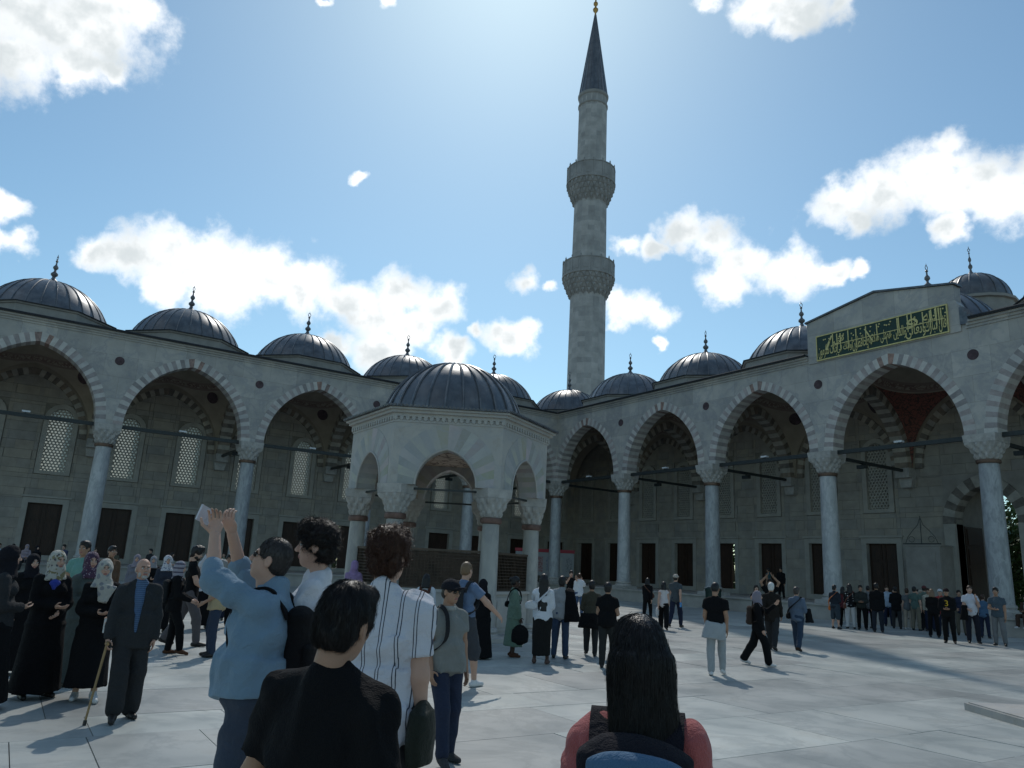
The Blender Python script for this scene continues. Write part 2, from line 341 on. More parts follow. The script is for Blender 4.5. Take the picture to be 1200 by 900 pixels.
# a few slabs were cut in two or three when the floor was mended
cut = []
for s in slabs:
    if fr.random() < .22:
        t = fr.uniform(.35, .65)
        if fr.random() < .5: ym = s[2]+(s[3]-s[2])*t; cut += [(s[0], s[1], s[2], ym), (s[0], s[1], ym, s[3])]
        else: xm = s[0]+(s[1]-s[0])*t; cut += [(s[0], xm, s[2], s[3]), (xm, s[1], s[2], s[3])]
    else: cut.append(s)
def slab_key(s):
    c = Vector(((s[0]+s[1])/2, (s[2]+s[3])/2, 0)) - CAM
    z = c.dot(fw); ok = z > 1.2 and abs(c.dot(cr)/z) < .74
    h = Vector((c.x, c.y)).length
    return (0 if ok else 1, h)
cut.sort(key=slab_key)
unit = MB(); unit.box(-.5, .5, -.5, .5, -.5, .5); unit = unit.mesh('slab', M['floor_o'])
far = MB()
for i, (x0, x1, y0, y1) in enumerate(cut):
    gp = .0045; h = fr.uniform(-.003, .0015); ang = 0
    if i < 300:
        mobj('slab', unit, pav, ((x0+x1)/2, (y0+y1)/2, -.03+h), (fr.uniform(-.0015, .0015), fr.uniform(-.0015, .0015), 0), (x1-x0-2*gp, y1-y0-2*gp, .06))
    else: far.box(x0+gp, x1-gp, y0+gp, y1-gp, -.06+h, h, 0, fr.random())
tag(far.build('slab', M['floor_a'], pav), kind='stuff')

# ------------------------------------------------------------------ arch geometry
def half_arc(a, h, th, n):
    R = (a*a+h*h)/(2*a); c = R-a; t1 = math.acos(c/R)
    inn = [(-c+R*math.cos(t1*i/n), R*math.sin(t1*i/n)) for i in range(n+1)]
    out = [(-c+(R+th)*math.cos(t1*i/n), (R+th)*math.sin(t1*i/n)) for i in range(n)] + [(0, math.sqrt((R+th)**2-c*c))]
    out = [(max(u, 0), z) for u, z in out]; inn[-1] = (0, h)
    return inn, out
def arch_h(u, a, h):
    R = (a*a+h*h)/(2*a); c = R-a; u = min(abs(u), a)
    return math.sqrt(max(0, R*R-(u+c)**2))
AA, AH, ATH, AN = 3.3, 4.07, .52, 25
def vouss_meshes(T):
    inn, out = half_arc(AA, AH, ATH, AN); res = []
    vr = random.Random(7)
    for side in (1, -1):
        for i in range(AN):
            m = 'vous_r' if (side, i) in ((1, AN-1), (-1, AN-2)) else ('vous_w' if ((i+(side < 0)) % 2) else 'vous_g')
            e = vr.uniform(-.04, .07)
            p = [inn[i], out[i], out[i+1], inn[i+1]]
            if i < AN-1:
                d0 = (out[i][0]-inn[i][0], out[i][1]-inn[i][1]); d1 = (out[i+1][0]-inn[i+1][0], out[i+1][1]-inn[i+1][1])
                p = [inn[i], (out[i][0]+d0[0]*e, out[i][1]+d0[1]*e), (out[i+1][0]+d1[0]*e, out[i+1][1]+d1[1]*e), inn[i+1]]
            p = [(side*u*.9992, z) for u, z in p]
            if side < 0: p = p[::-1]
            b = MB(); q = vr.uniform(0, .006); b.prism(p, -.452-q, .45, 0)
            res.append(b.mesh('voussoir', M[m], None, T))
    return res
def band_ring(b, a, h, th, n, c0, w0, zs, axis='u', rr=random.Random(4)):
    """striped ring joined into b. axis 'u': arch spans u at fixed v range w0; 'v': spans v"""
    inn, out = half_arc(a, h, th, n)
    for side in (1, -1):
        for i in range(n):
            p = [(side*x, z) for x, z in (inn[i], out[i], out[i+1], inn[i+1])]
            if side < 0: p = p[::-1]
            m = (i+1) % 2; q = rr.uniform(0, .012); t = MB(); t.prism([(c0+x, zs+z) for x, z in p], w0[0]-q, w0[1]+q, m, rr.random())
            if axis == 'v': t.V = [(vv, uu, zz) for uu, vv, zz in t.V]; t.F = [f[::-1] for f in t.F]
            b.add(t.V, t.F, m, t.R[0])
def capital_mesh(r0, z0, z1, w, T=None, teeth=12):
    """round neck to square block, with rows of hanging stalactite points"""
    b = MB(); n = 48; lev = 9
    def sq(a, k):          # circle (k=0) to square (k=1)
        c, s_ = abs(math.cos(a)), abs(math.sin(a)); return (1-k) + k/max(c, s_)
    zc = z0+(z1-z0)*.68; rows = []
    for j in range(lev+1):
        t = j/lev; z = z0+(zc-z0)*t; r = r0*1.04+(w*.94-r0*1.04)*t**.8; k = t**1.5
        rows.append([((r*sq(a, k))*(1+(.13*(1-t*.45) if (j % 3 != 0) else 0)*(1 if (int(a/(2*math.pi)*teeth*2+.01+(j//3)) % 2) else -.6))) for a in [2*math.pi*i/n for i in range(n)]] + [z])
    vs = []
    for row in rows:
        z = row[-1]
        for i in range(n):
            a = 2*math.pi*i/n; vs.append((row[i]*math.cos(a), row[i]*math.sin(a), z))
    fs = [(j*n+i, j*n+(i+1) % n, (j+1)*n+(i+1) % n, (j+1)*n+i) for j in range(lev) for i in range(n)]
    fs += [tuple(range(n-1, -1, -1)), tuple(lev*n+i for i in range(n))]
    b.add(vs, fs)
    b.add([(-w*.95,-w*.95,zc+.004),(w*.95,-w*.95,zc+.004),(w*.95,w*.95,zc+.004),(-w*.95,w*.95,zc+.004),(-w,-w,z1),(w,-w,z1),(w,w,z1),(-w,w,z1)],
          [(0,3,2,1),(4,5,6,7),(0,1,5,4),(1,2,6,5),(2,3,7,6),(3,0,4,7)])
    return b
def column(parent, loc, mat, mesh_cache={}):
    if mat not in mesh_cache:
        s = MB(); s.lathe([(.455, 1.22), (.45, 1.5), (.44, 3.5), (.425, 5.5), (.405, Z_NECK)], 28)
        cp = capital_mesh(.41, Z_NECK+.1, Z_SPR-.002, .70)
        rg = MB(); rg.lathe([(.41,Z_NECK-.07),(.48,Z_NECK-.05),(.50,Z_NECK+.03),(.48,Z_NECK+.1),(.42,Z_NECK+.12)], 28)
        bs = MB(); bs.lathe([(.46,1.24),(.52,1.2),(.53,1.12),(.49,1.06),(.58,1.0),(.60,.93)], 28); bs.box(-.66,.66,-.66,.66,.70,.935)
        mesh_cache[mat] = (s.mesh('shaft', M[mat], .6), cp.mesh('capital', M['capital'], .4), rg.mesh('neck_ring', M['bronze'], .9), bs.mesh('base', M['capital'], .7))
    a, c_, r_, b_ = mesh_cache[mat]
    s = mobj('column', a, parent, loc)
    for nm, me in (('capital', c_), ('neck_ring', r_), ('base', b_)): mobj(nm, me, s)
    return s

# ------------------------------------------------------------------ window / shutter meshes (bay-local, wall plane at v = 8)
WZ0, WZ1, WA = 6.25, 9.55, .68           # lattice opening
def window_meshes(T, lit):
    f = MB()
    inn, out = half_arc(WA, .72, .30, 7)
    inn = [(u, z+WZ1) for u, z in inn]; out = [(u, z+WZ1) for u, z in out]
    oi = [(WA, WZ0)]+inn; oo = [(WA+.30, WZ0-.22)]+out
    for s in (1, -1):
        for i in range(len(oi)-1):
            p = [oi[i], oo[i], oo[i+1], oi[i+1]]; p = [(s*u, z) for u, z in p]
            if s < 0: p = p[::-1]
            f.prism(p, 7.86, 8.25)
    f.prism([(-WA-.3, WZ0-.22), (WA+.3, WZ0-.22), (WA, WZ0), (-WA, WZ0)], 7.86, 8.25)
    frame = f.mesh('window', M['frame'], None, T)
    l = MB(); p = .205; ho = p/math.sqrt(3); v0, v1 = 8.06, 8.12
    row = 0; z = WZ0+.02
    while z < WZ1+.75:
        for kx in range(-5, 6):
            u = kx*p+(p/2 if row % 2 else 0)
            top = WZ1+arch_h(min(abs(u), WA), WA, .72) if abs(u) < WA+.1 else 0
            if abs(u) > WA+.09 or z > top+.1: continue
            o_, i_ = [], []
            for q in range(12):
                a = math.radians(30*q+30); rad = ho if q % 2 == 0 else ho*math.cos(math.pi/6)
                o_.append((u+rad*math.cos(a), z+rad*math.sin(a))); i_.append((u+.066*math.cos(a), z+.066*math.sin(a)))
            vs = [(a, v0, c) for a, c in o_]+[(a, v0, c) for a, c in i_]+[(a, v1, c) for a, c in i_]
            fs = []
            for q in range(12):
                r = (q+1) % 12; fs += [(q, r, 12+r, 12+q), (12+q, 12+r, 24+r, 24+q)]
            l.add(vs, fs)
        z += ho*1.5; row += 1
    lat = l.mesh('lattice', M['lattice'], None, T)
    pn = MB(); pn.box(-WA-.05, WA+.05, 8.16, 8.17, WZ0-.05, WZ1+.75)
    return frame, lat, pn.mesh('pane', M['pane'] if lit else M['grey'], None, T)
DZ0, DZ1, DW = 1.05, 4.22, .95
def shutter_meshes(T):
    f = MB()
    for p in ([(-DW-.32, FZ), (-DW, FZ), (-DW, DZ1), (-DW-.32, DZ1+.32)], [(DW, FZ), (DW+.32, FZ), (DW+.32, DZ1+.32), (DW, DZ1)],
              [(-DW, DZ1), (DW, DZ1), (DW+.32, DZ1+.32), (-DW-.32, DZ1+.32)], [(-DW, FZ), (DW, FZ), (DW, DZ0), (-DW, DZ0)]):
        f.prism(p, 7.87, 8.35)
    f.box(-DW-.42, DW+.42, 7.80, 7.94, DZ1+.34, DZ1+.46)
    w = MB()
    for s in (-1, 1):
        u0, u1 = sorted((s*.012, s*DW))
        w.box(u0, u1, 8.2, 8.26, DZ0, DZ1)
        for k in range(3):
            z0 = DZ0+.12+k*1.03; w.box(u0+.14, u1-.14, 8.16, 8.2, z0, z0+.9)
            w.box(u0+.22, u1-.22, 8.14, 8.16, z0+.1, z0+.8)
        w.box(u0+.02, u0+.10, 8.165, 8.2, DZ0, DZ1); w.box(u1-.10, u1-.02, 8.165, 8.2, DZ0, DZ1)
    w.box(-.05, .05, 8.15, 8.195, DZ0, DZ1); w.box(-DW, DW, 8.255, 8.262, DZ0, DZ1)
    return f.mesh('window_surround', M['frame'], None, T), w.mesh('shutter', M['wood'], None, T)

def wall_cells(openings, u0, u1, z0, z1):
    us = sorted({u0, u1, *[o[0] for o in openings], *[o[1] for o in openings]}); zs = sorted({z0, z1, *[o[2] for o in openings], *[o[3] for o in openings]})
    us = [u for u in us if u0 <= u <= u1]; zs = [z for z in zs if z0 <= z <= z1]
    for i in range(len(us)-1):
        for j in range(len(zs)-1):
            cu_, cz = (us[i]+us[i+1])/2, (zs[j]+zs[j+1])/2
            if any(o[0] < cu_ < o[1] and o[2] < cz < o[3] for o in openings): continue
            yield us[i], us[i+1], zs[j], zs[j+1]

def dome(parent, loc, r=3.4, rise=2.38, z0=14.9, nr=28, cache={}):
    key = (r, rise, z0)
    if key not in cache:
        d = MB(); K = 14
        RS = (r*r+rise*rise)/(2*rise); t0 = math.asin(min(1, r/RS)); t0 = t0 if rise <= r else math.pi-t0; cap_ = lambda q: (RS*math.sin(t0*(1-q)), z0+.02+rise-RS+RS*math.cos(t0*(1-q)))
        prof = [(r*1.035, z0-.12), (r*1.035, z0+.02)] + [cap_(k/K) if k < K else (.0001, z0+.02+rise) for k in range(K+1)]
        d.lathe(prof, 56)
        rib = MB(); rib.tube([(cap_(k/10)[0]+.012, 0, cap_(k/10)[1]+.01) for k in range(10)]+[(.1, 0, z0+rise+.02)], .035, 5)
        s = r/3.4; za = z0+rise
        fin = MB(); fin.lathe([(.42*s,za-.06),(.30*s,za+.12),(.14*s,za+.25),(.09*s,za+.4),(.2*s,za+.52),(.2*s,za+.62),(.08*s,za+.74),(.06*s,za+.85),(.15*s,za+.97),(.14*s,za+1.07),(.05*s,za+1.2),(.04*s,za+1.35),(.085*s,za+1.43),(.03*s,za+1.52)], 14)
        ring = [(.11*s*math.sin(a), 0, za+1.63-.13*s*math.cos(a)) for a in [2*math.pi*i/12 for i in range(12)]]
        fin.tube(ring+[ring[0]], .022, 6); fin.lathe([(.03, za+1.74), (.001, za+1.9)], 6)
        cache[key] = (d.mesh('dome', M['lead'], .5), rib.mesh('lead_seam', M['leadrib'], 1.2), fin.mesh('finial', M['leadrib'], .8))
    dm, rb, fn = cache[key]
    o = mobj('dome', dm, parent, loc)
    for i in range(nr): mobj('lead_seam', rb, o, (0, 0, 0), (0, 0, 2*math.pi*(i+.5)/nr))
    mobj('finial', fn, o, (0, 0, 0), (0, 0, rng.uniform(0, 3)))
    return o
def roof_bay(parent, cx, cy):
    b = MB(); ap = 3.55; R = ap/math.cos(math.pi/8); oc = [(R*math.cos(math.pi/8+i*math.pi/4), R*math.sin(math.pi/8+i*math.pi/4)) for i in range(8)]
    sqp = [(4.2, 4.2), (-4.2, 4.2), (-4.2, -4.2), (4.2, -4.2)]
    vs = [(x, y, 14.02) for x, y in sqp]+[(x, y, 14.1) for x, y in oc]
    fs = []
    for i, q in enumerate(((0, 1), (2, 3), (4, 5), (6, 7))):
        k = i                                # corner in quadrant i
        fs.append((k, 4+q[1], 4+q[0])); nk = (k+1) % 4; fs.append((k, nk, 4+(q[1]+1) % 8, 4+q[1]))
    b.add(vs, fs); b.V = [(x+cx, y+cy, z) for x, y, z in b.V]
    b.build('roof_lead', M['lead'], parent)
    d = MB(); pr_ = lambda r, z: [((r/math.cos(math.pi/8))*math.cos(math.pi/8+i*math.pi/4)+cx, (r/math.cos(math.pi/8))*math.sin(math.pi/8+i*math.pi/4)+cy, z) for i in range(8)]
    rings = [pr_(3.58, 14.0), pr_(3.58, 14.68), pr_(3.66, 14.7), pr_(3.7, 14.78)]
    vs = [p for r in rings for p in r]; d.add(vs, [(j*8+i, j*8+(i+1) % 8, (j+1)*8+(i+1) % 8, (j+1)*8+i) for j in range(3) for i in range(8)])
    o = d.build('drum', M['stone_a'], parent)
    t = MB(); rings = [pr_(3.74, 14.78), pr_(3.76, 14.84), pr_(3.3, 14.92)]
    t.add([p for r in rings for p in r], [(j*8+i, j*8+(i+1) % 8, (j+1)*8+(i+1) % 8, (j+1)*8+i) for j in range(2) for i in range(8)]); t.build('lead_edge', M['lead_dark'], o)
def vault(parent, T, cu_, portal=False):
    n = 40; a = 3.62; P = []; hh = 4.5
    for i in range(n+1):
        u = -a+2*a*i/n; row = []
        for j in range(n+1):
            v = -a+2*a*j/n
            row.append((cu_+u, 4.0+v, Z_SPR+math.sqrt(arch_h(u, a, hh)**2+arch_h(v, a, hh)**2)-.02))
        P.append(row)
    b = MB(); b.grid(P); o = b.build('vault', M['vault_r'] if portal else M['vault_p'], parent, 3.1, T)
    at = o.data.attributes.new('ring', 'FLOAT', 'POINT'); at.data.foreach_set('value', [math.hypot(-a+2*a*i/n, -a+2*a*j/n)/a for i in range(n+1) for j in range(n+1)])
    if not portal:
        for su in (1, -1):                   # painted roundel on each pendentive
            for sv in (1, -1):
                u, v = su*2.75, sv*2.75; z = Z_SPR+math.sqrt(arch_h(u, a, hh)**2+arch_h(v, a, hh)**2)
                nrm = Vector((-su*.62, -sv*.62, -.48)).normalized(); c = Vector((cu_+u, 4+v, z))+nrm*.10
                x = nrm.cross(Vector((0, 0, 1))).normalized(); y_ = nrm.cross(x)
                d = MB(); d.add([c+(x*math.cos(t)+y_*math.sin(t))*.42 for t in [2*math.pi*k/18 for k in range(18)]], [tuple(range(18))]); d.build('painted_roundel', M['redpaint'], o, None, T)

def arcade(T, nb, label, portal_bay=None, lit=False, open_at=None):
    root = thing('arcade', label, 'arcade')
    vm = vouss_meshes(T); wf, wl, wp = window_meshes(T, lit); sf, sw = shutter_meshes(T)
    lf_ = MB(); lf_.box(-DW, .42, 8.2, 8.26, DZ0, DZ1); lf_.box(-DW+.14, .28, 8.16, 8.2, DZ0+.12, DZ1-.2); one_leaf = lf_.mesh('shutter', M['wood'], None, T)
    ar = random.Random(21 if lit else 22)
    end = nb*B
    # court-side wall above the arches
    inn, out = half_arc(AA, AH, ATH-.02, AN); ext = [(u, z) for u, z in out]; prof = [(4, 0)]+ext+[(-u, z) for u, z in ext[-2::-1]]+[(-4, 0)]
    for k in range(nb):
        c0 = (k+.5)*B; off = T(c0, 0, 0)
        s = MB()
        for v, fl in ((-.44, False), (.44, True)):
            for i in range(len(prof)-1):
                (ua, za), (ub, zb) = prof[i], prof[i+1]
                q = [(c0+ub, v, Z_SPR+zb), (c0+ua, v, Z_SPR+za), (c0+ua, v, 14.0), (c0+ub, v, 14.0)]
                s.add(q if not fl else q[::-1], [(0, 1, 2, 3)])
        s.build('spandrel', M['marble'], root, None, T)
        for me in vm: mobj('voussoir', me, root, (off[0], off[1], Z_SPR))
        # striped ring on the rear wall and the vault
        vault(root, T, c0, portal_bay == k)
        if portal_bay != k or True:
            b = MB(); band_ring(b, 3.1, 3.75, .42, 19, c0, (7.72, 8.0), Z_SPR, 'u', ar); tag(b.build('wall_arch', [M['band_l'], M['band_d']], root, None, T), kind='stuff')
            # lunette fill between wall arch ring and vault
            inn2, out2 = half_arc(3.54, 4.2, .0, 12); pl = [(3.9, -.3)]+out2+[(-u, z) for u, z in out2[-2::-1]]+[(-3.9, -.3)]; f = MB()
            for i in range(len(pl)-1):
                (ua, za), (ub, zb) = pl[i], pl[i+1]
                f.add([(c0+ub, 7.73, Z_SPR+zb), (c0+ua, 7.73, Z_SPR+za), (c0+ua, 7.73, 13.9), (c0+ub, 7.73, 13.9)], [(0, 1, 2, 3)])
            f.build('lunette', M['plaster'], root, None, T)
    # arches that cross from the columns to the rear wall
    for k in range(nb+1):
        b = MB(); u0 = k*B; band_ring(b, 3.1, 3.85, .5, 17, 4.05, (u0-.38, u0+.38), Z_SPR, 'v', ar)
        tag(b.build('cross_arch', [M['band_l'], M['band_d']], root, None, T), kind='stuff')
        inn2, out2 = half_arc(3.58, 4.33, .0, 12); pl = [(3.62, 0)]+out2+[(-u, z) for u, z in out2[-2::-1]]+[(-3.62, 0)]; f = MB()
        for du in (-.36, .36):
            for i in range(len(pl)-1):
                (va, za), (vb, zb) = pl[i], pl[i+1]
                f.add([(u0+du, 4.05+vb, Z_SPR+zb), (u0+du, 4.05+va, Z_SPR+za), (u0+du, 4.05+va, 13.9), (u0+du, 4.05+vb, 13.9)], [(0, 1, 2, 3)])
        f.build('cross_wall', M['plaster'], root, None, T)
        p_ = MB(); p_.box(u0-.42, u0+.42, 7.15, 7.95, 7.95, 8.5); p_.prism([(u0-.42, 7.95), (u0-.3, 7.4), (u0+.3, 7.4), (u0+.42, 7.95)], 7.5, 7.95); p_.build('wall_bracket', M['capital'], root, None, T)
    # rear wall: core with openings, faced with ashlar blocks
    ops = []
    for k in range(-1, nb):
        if k == portal_bay: continue
        for du in (-2, 2):
            c0 = (k+.5)*B+du; ops += [(c0-WA-.06, c0+WA+.06, WZ0-.06, WZ1+.76), (c0-DW-.02, c0+DW+.02, FZ, DZ1+.02)]
    blk_ops = [(o[0]-.28, o[1]+.28, o[2]-.2, o[3]+(.24 if o[2] > 3 else .34)) for o in ops]
    if portal_bay is not None:
        c0 = (portal_bay+.5)*B; ops.append((c0-1.6, c0+1.6, FZ, 5.3)); ops.append((c0-1.6, c0+1.6, 5.3, 7.3)); blk_ops.append((c0-2.15, c0+2.15, FZ, 7.95))
    core = MB()
    u_beg = -8.8 if T.kind == 'R' else -8.0
    for a, b_, z0, z1 in wall_cells(ops, u_beg, end, FZ-.3, 13.9): core.box(a, b_, 8.0, 8.8, z0, z1)
    cw = core.build('rear_wall', M['core'], root, None, T)
    blocks = []; z = FZ
    while z < 12.9:
        hh = .62 if z < 5.5 else .58; u = u_beg+ (.8 if T.kind == 'R' else 0) - ar.uniform(0, 1)
        while u < end:
            ln = ar.uniform(.8, 1.7)
            for a, b_, z0, z1 in wall_cells(blk_ops, max(u, -8.0), min(u+ln, end), z, min(z+hh, 13.2)):
                if b_-a > .05 and z1-z0 > .05: blocks.append((a, b_, z0, z1))
            u += ln
        z += hh
    def bkey(b_):
        c = Vector(T((b_[0]+b_[1])/2, 8, (b_[2]+b_[3])/2)) - CAM; zz = c.dot(fw)
        vis = zz > 1 and abs(c.dot(cr)/zz) < .69 and (b_[2] < 9)
        return (0 if vis else 1, -(b_[1]-b_[0])*(b_[3]-b_[2])/c.length_squared)
    blocks.sort(key=bkey)
    ub = MB(); ub.box(-.5, .5, -.5, .5, -.5, .5); ub = ub.mesh('stone_block', M['stone_o'], None, T)
    fb = MB()
    for i, (a, b_, z0, z1) in enumerate(blocks):
        gp = .006; q = ar.uniform(0, .012)
        if i < 300:
            w_ = T(b_-a-2*gp, .1, z1-z0-2*gp); o = mobj('stone_block', ub, cw, T((a+b_)/2, 7.975-q, (z0+z1)/2), None, tuple(abs(x) for x in w_))
        else: fb.box(a+gp, b_-gp, 7.925-q, 8.03, z0+gp, z1-gp, 0, ar.random())
    tag(fb.build('stone_block', M['stone_a'], cw, None, T), kind='stuff')
    # windows and shutters
    for k in range(-1, nb):
        if k == portal_bay: continue
        for du in (-2, 2):
            off = T((k+.5)*B+du, 0, 0)
            w = mobj('window', wf, root, off); mobj('lattice', wl, w); mobj('pane', wp, w)
            s = mobj('shuttered_window', sf, root, off)
            if (k, du) == open_at: mobj('shutter', one_leaf, s); continue
            mobj('shutter', sw, s)
    # stylobate
    st = MB(); st.box(-1.46 if T.kind == 'R' else 1.48, end, -1.40, 8.0, -.05, .655)
    st.box(-1.48 if T.kind == 'R' else 1.54, end, -1.48, 7.99, .66, FZ); st.build('raised_floor', M['frame'], root, None, T)
    # cornice in runs
    runs = [(.3, end)] if portal_bay is None else [(.3, portal_bay*B-.52), (portal_bay*B+7.6, end)]
    for a, b_ in runs:
        c = MB()
        for (d, z0, z1) in ((.50, 13.48, 13.6), (.58, 13.6, 13.72), (.70, 13.72, 13.82)): c.box(a+d-.3, b_, -d, -.43, z0, z1)
        c.build('cornice', M['marble'], root, None, T)
        c = MB(); c.box(a+.5, b_, -.82, .3, 13.822, 13.93); c.tube([(a+.5, -.82, 13.9), (b_, -.82, 13.9)], .05, 6); c.build('lead_edge', M['lead_dark'], root, .6, T)
    # roundels of dark stone over the columns
    for k in range(1, nb):
        d = MB(); d.lathe([(.25, -.46), (.25, -.43)], 20); d.V = [(x+k*B, z, y_+12.2) for x, y_, z in d.V]; d.build('stone_roundel', M['redpaint'], root, None, T)
    # iron tie bars
    for k in range(nb):
        b = MB(); b.box(k*B+.6, (k+1)*B-.6, -.09, .09, 8.37, 8.57); b.build('tie_bar', M['iron'], root, None, T)
    for k in range(nb+1):
        b = MB(); b.box(k*B-.08, k*B+.08, .6, 7.2, 8.28, 8.44); b.build('tie_bar', M['iron'], root, None, T)
    # columns
    for k in range(0 if T.kind == 'R' else 1, nb+1): column(root, T(k*B, 0, 0), ('granite', 'colmarble')[(k % 2) if T.kind == 'R' else (1 if k == 4 else 0)] if not (T.kind == 'R' and k in (2,)) else 'granite')
    # roof
    for k in range(-1 if T.kind == 'R' else 0, nb):
        cx, cy, _ = T((k+.5)*B, 4, 0); roof_bay(root, cx, cy); dome(root, (cx, cy, 0))
    return root

right = arcade(FR, 5, 'long marble arcade whose middle bay carries a green inscription panel under a low gable', portal_bay=3, lit=False, open_at=(1, -2))
left = arcade(FL, 5, 'long marble arcade with five lead domes and brightly backlit lattice windows', lit=True, open_at=(1, 2))
# roof and vault of the corner bay belong to the right arcade
cv = MB()
P = []
for i in range(25):
    u = -3.62+7.24*i/24
    P.append([(-4+u, 4-3.62+7.24*j/24, Z_SPR+math.sqrt(arch_h(u, 3.62, 4.5)**2+arch_h(-3.62+7.24*j/24, 3.62, 4.5)**2)-.02) for j in range(25)])
cv.grid(P); cv.build('vault', M['plaster'], right, 3.1)
fl = MB(); fl.box(-8, -1.46, -1.3, 8, -.05, .745); fl.build('raised_floor', M['frame'], right)

# ------------------------------------------------------------------ portal: gable, inscription, doorway, drum dome
gb = MB(); gb.prism([(23.5, 13.4), (23.5, 15.74), (27.55, 16.45), (31.45, 15.74), (31.45, 14.95), (31.62, 14.7), (31.62, 13.4)], -.50, .1)
gb.build('gable', M['marble'], right)
for p in ([(23.42, 15.74), (27.55, 16.46), (27.55, 16.56), (23.42, 15.83)], [(27.55, 16.46), (31.55, 15.74), (31.55, 15.83), (27.55, 16.56)]):
    e = MB(); e.prism(p, -.6, .15); e.build('gable_edge', M['lead'], right)
sc_ = MB()
for i, (u0, u1, z1) in enumerate(((31.62, 31.8, 14.55), (31.8, 31.95, 14.3), (31.95, 32.1, 14.1))): sc_.box(u0, u1, -.55, .1, 13.7, z1)
sc_.build('scroll_step', M['lead'], right)
pn = MB(); pn.box(24.12, 31.08, -.56, -.49, 13.5, 14.84)
pn = pn.build('inscription_panel', M['green'], right)
bd = MB()
for a in ((24.08, 31.12, 13.46, 13.52), (24.08, 31.12, 14.81, 14.87), (24.08, 24.13, 13.52, 14.81), (31.07, 31.12, 13.52, 14.81)): bd.box(a[0], a[1], -.585, -.5, a[2], a[3])
bd.build('panel_border', M['gold'], pn)
def text_mesh(words, x0, x1, zc, h, wx=1.0, bold=.012):
    """calligraphy drawn by the font outlines, fitted between x0 and x1, as a raised mesh"""
    c = bpy.data.curves.new('letters', 'FONT'); c.body = words; c.size = 1; c.extrude = .012; c.offset = bold; c.resolution_u = 3
    o = bpy.data.objects.new('letters', c); col.objects.link(o); bpy.context.view_layer.update()
    me = bpy.data.meshes.new_from_object(o.evaluated_get(bpy.context.evaluated_depsgraph_get())); bpy.data.objects.remove(o); bpy.data.curves.remove(c)
    co = np.empty(len(me.vertices)*3); me.vertices.foreach_get('co', co); co = co.reshape(-1, 3)
    mn, mx = co.min(0), co.max(0)
    out = np.stack([x0+(co[:, 0]-mn[0])/(mx[0]-mn[0])*(x1-x0), -.575-co[:, 2]*.8, zc+(co[:, 1]-mn[1])/(mx[1]-mn[1])*h], 1)
    me.vertices.foreach_set('co', out.ravel()); me.materials.clear(); me.materials.append(M['gold']); me.update(); return me
LOW = ['ﻗﺎﻝ ﺗﺒﺎﺭﻙ', 'ﻭﺗﻌﺎﻟﻰ', 'ﻭﺍﻟﺬﻳﻦ ﻫﻢ', 'ﻋﻠﻰ ﺻﻼﺗﻬﻢ', 'ﻳﺤﺎﻓﻈﻮﻥ', 'ﺃﻭﻟﺌﻚ ﻓﻲ', 'ﺟﻨﺎﺕ ﻣﻜﺮﻣﻮﻥ']
xs = [31.0, 30.0, 29.05, 28.05, 27.05, 26.2, 25.3, 24.2]
for i, wtxt in enumerate(LOW): mobj('lettering', text_mesh(wtxt[::-1], xs[i+1]+.02, xs[i]+.04, 13.54, .80, bold=.004), pn)
for a, b_, wtxt, z0, h in ((29.95, 30.75, 'ﺍﻟﻠﻪ', 14.22, .55), (29.1, 29.7, 'ﻭ', 14.05, .5), (25.15, 25.75, 'ﻓﻲ', 14.1, .5)):
    mobj('lettering', text_mesh(wtxt[::-1], a, b_, z0, h, bold=.004), pn)
vs_ = MB()
for u in (30.72, 30.82, 30.6, 30.3, 29.95, 29.4, 29.2, 28.75, 28.68, 27.6, 27.0, 26.45, 26.0, 25.55, 25.35, 25.1):
    tp = 14.80-rng.uniform(0, .08); vs_.prism([(u-.018, 13.95-rng.uniform(0, .3)), (u+.018, 13.95), (u+.028, tp), (u-.03, tp)], -.589, -.565)
vs_.prism([(25.0, 14.14), (31.0, 14.17), (31.0, 14.205), (25.0, 14.175)], -.591, -.565)
vs_.prism([(24.75, 13.95), (24.62, 14.0), (25.0, 14.72), (25.08, 14.7)], -.588, -.565); vs_.prism([(27.3, 13.9), (27.36, 13.92), (26.98, 14.62), (26.9, 14.62)], -.588, -.565)
for u in (28.35, 28.05, 27.75, 27.25, 26.75, 26.25, 25.8, 25.45, 24.9, 24.6, 30.95, 30.45, 29.6):
    for k in range(2):
        a, z = u+rng.uniform(-.1, .1), 14.5+k*.12+rng.uniform(-.08, .08); vs_.prism([(a-.05, z), (a, z-.045), (a+.05, z), (a, z+.045)], -.588, -.565)
vs_.build('letter_strokes', M['gold'], pn)
# doorway
dr = MB(); inn, out = half_arc(1.62, 2.0, .62, 8)
dwo = []
for s in (1, -1):
    for i in range(8):
        p = [(28+s*u, 5.3+z) for u, z in (inn[i], out[i], out[i+1], inn[i+1])]
        if s < 0: p = p[::-1]
        b = MB(); b.prism(p, 7.80, 8.7); b.build('door_voussoir', M[('band_d', 'band_l')[i % 2]], right)
for s in (-1, 1):
    b = MB(); u0, u1 = sorted((28+s*1.6, 28+s*2.2)); b.box(u0, u1, 7.78, 8.7, FZ, 5.29); b.build('door_jamb', M['frame'], right)
fr_ = MB(); pts = [(u, 5.3+z) for u, z in out]+[(-u, 5.3+z) for u, z in out[-2::-1]]
for i in range(len(pts)-1):
    (ua, za), (ub, zb) = pts[i], pts[i+1]; fr_.add([(28+ub, 7.93, zb), (28+ua, 7.93, za), (28+ua, 7.93, 8.0), (28+ub, 7.93, 8.0)], [(0, 1, 2, 3)])
fr_.build('door_lunette', M['stone_a'], right)
lf = MB(); lf.box(0, 1.5, -.05, .05, FZ+.02, 5.2)
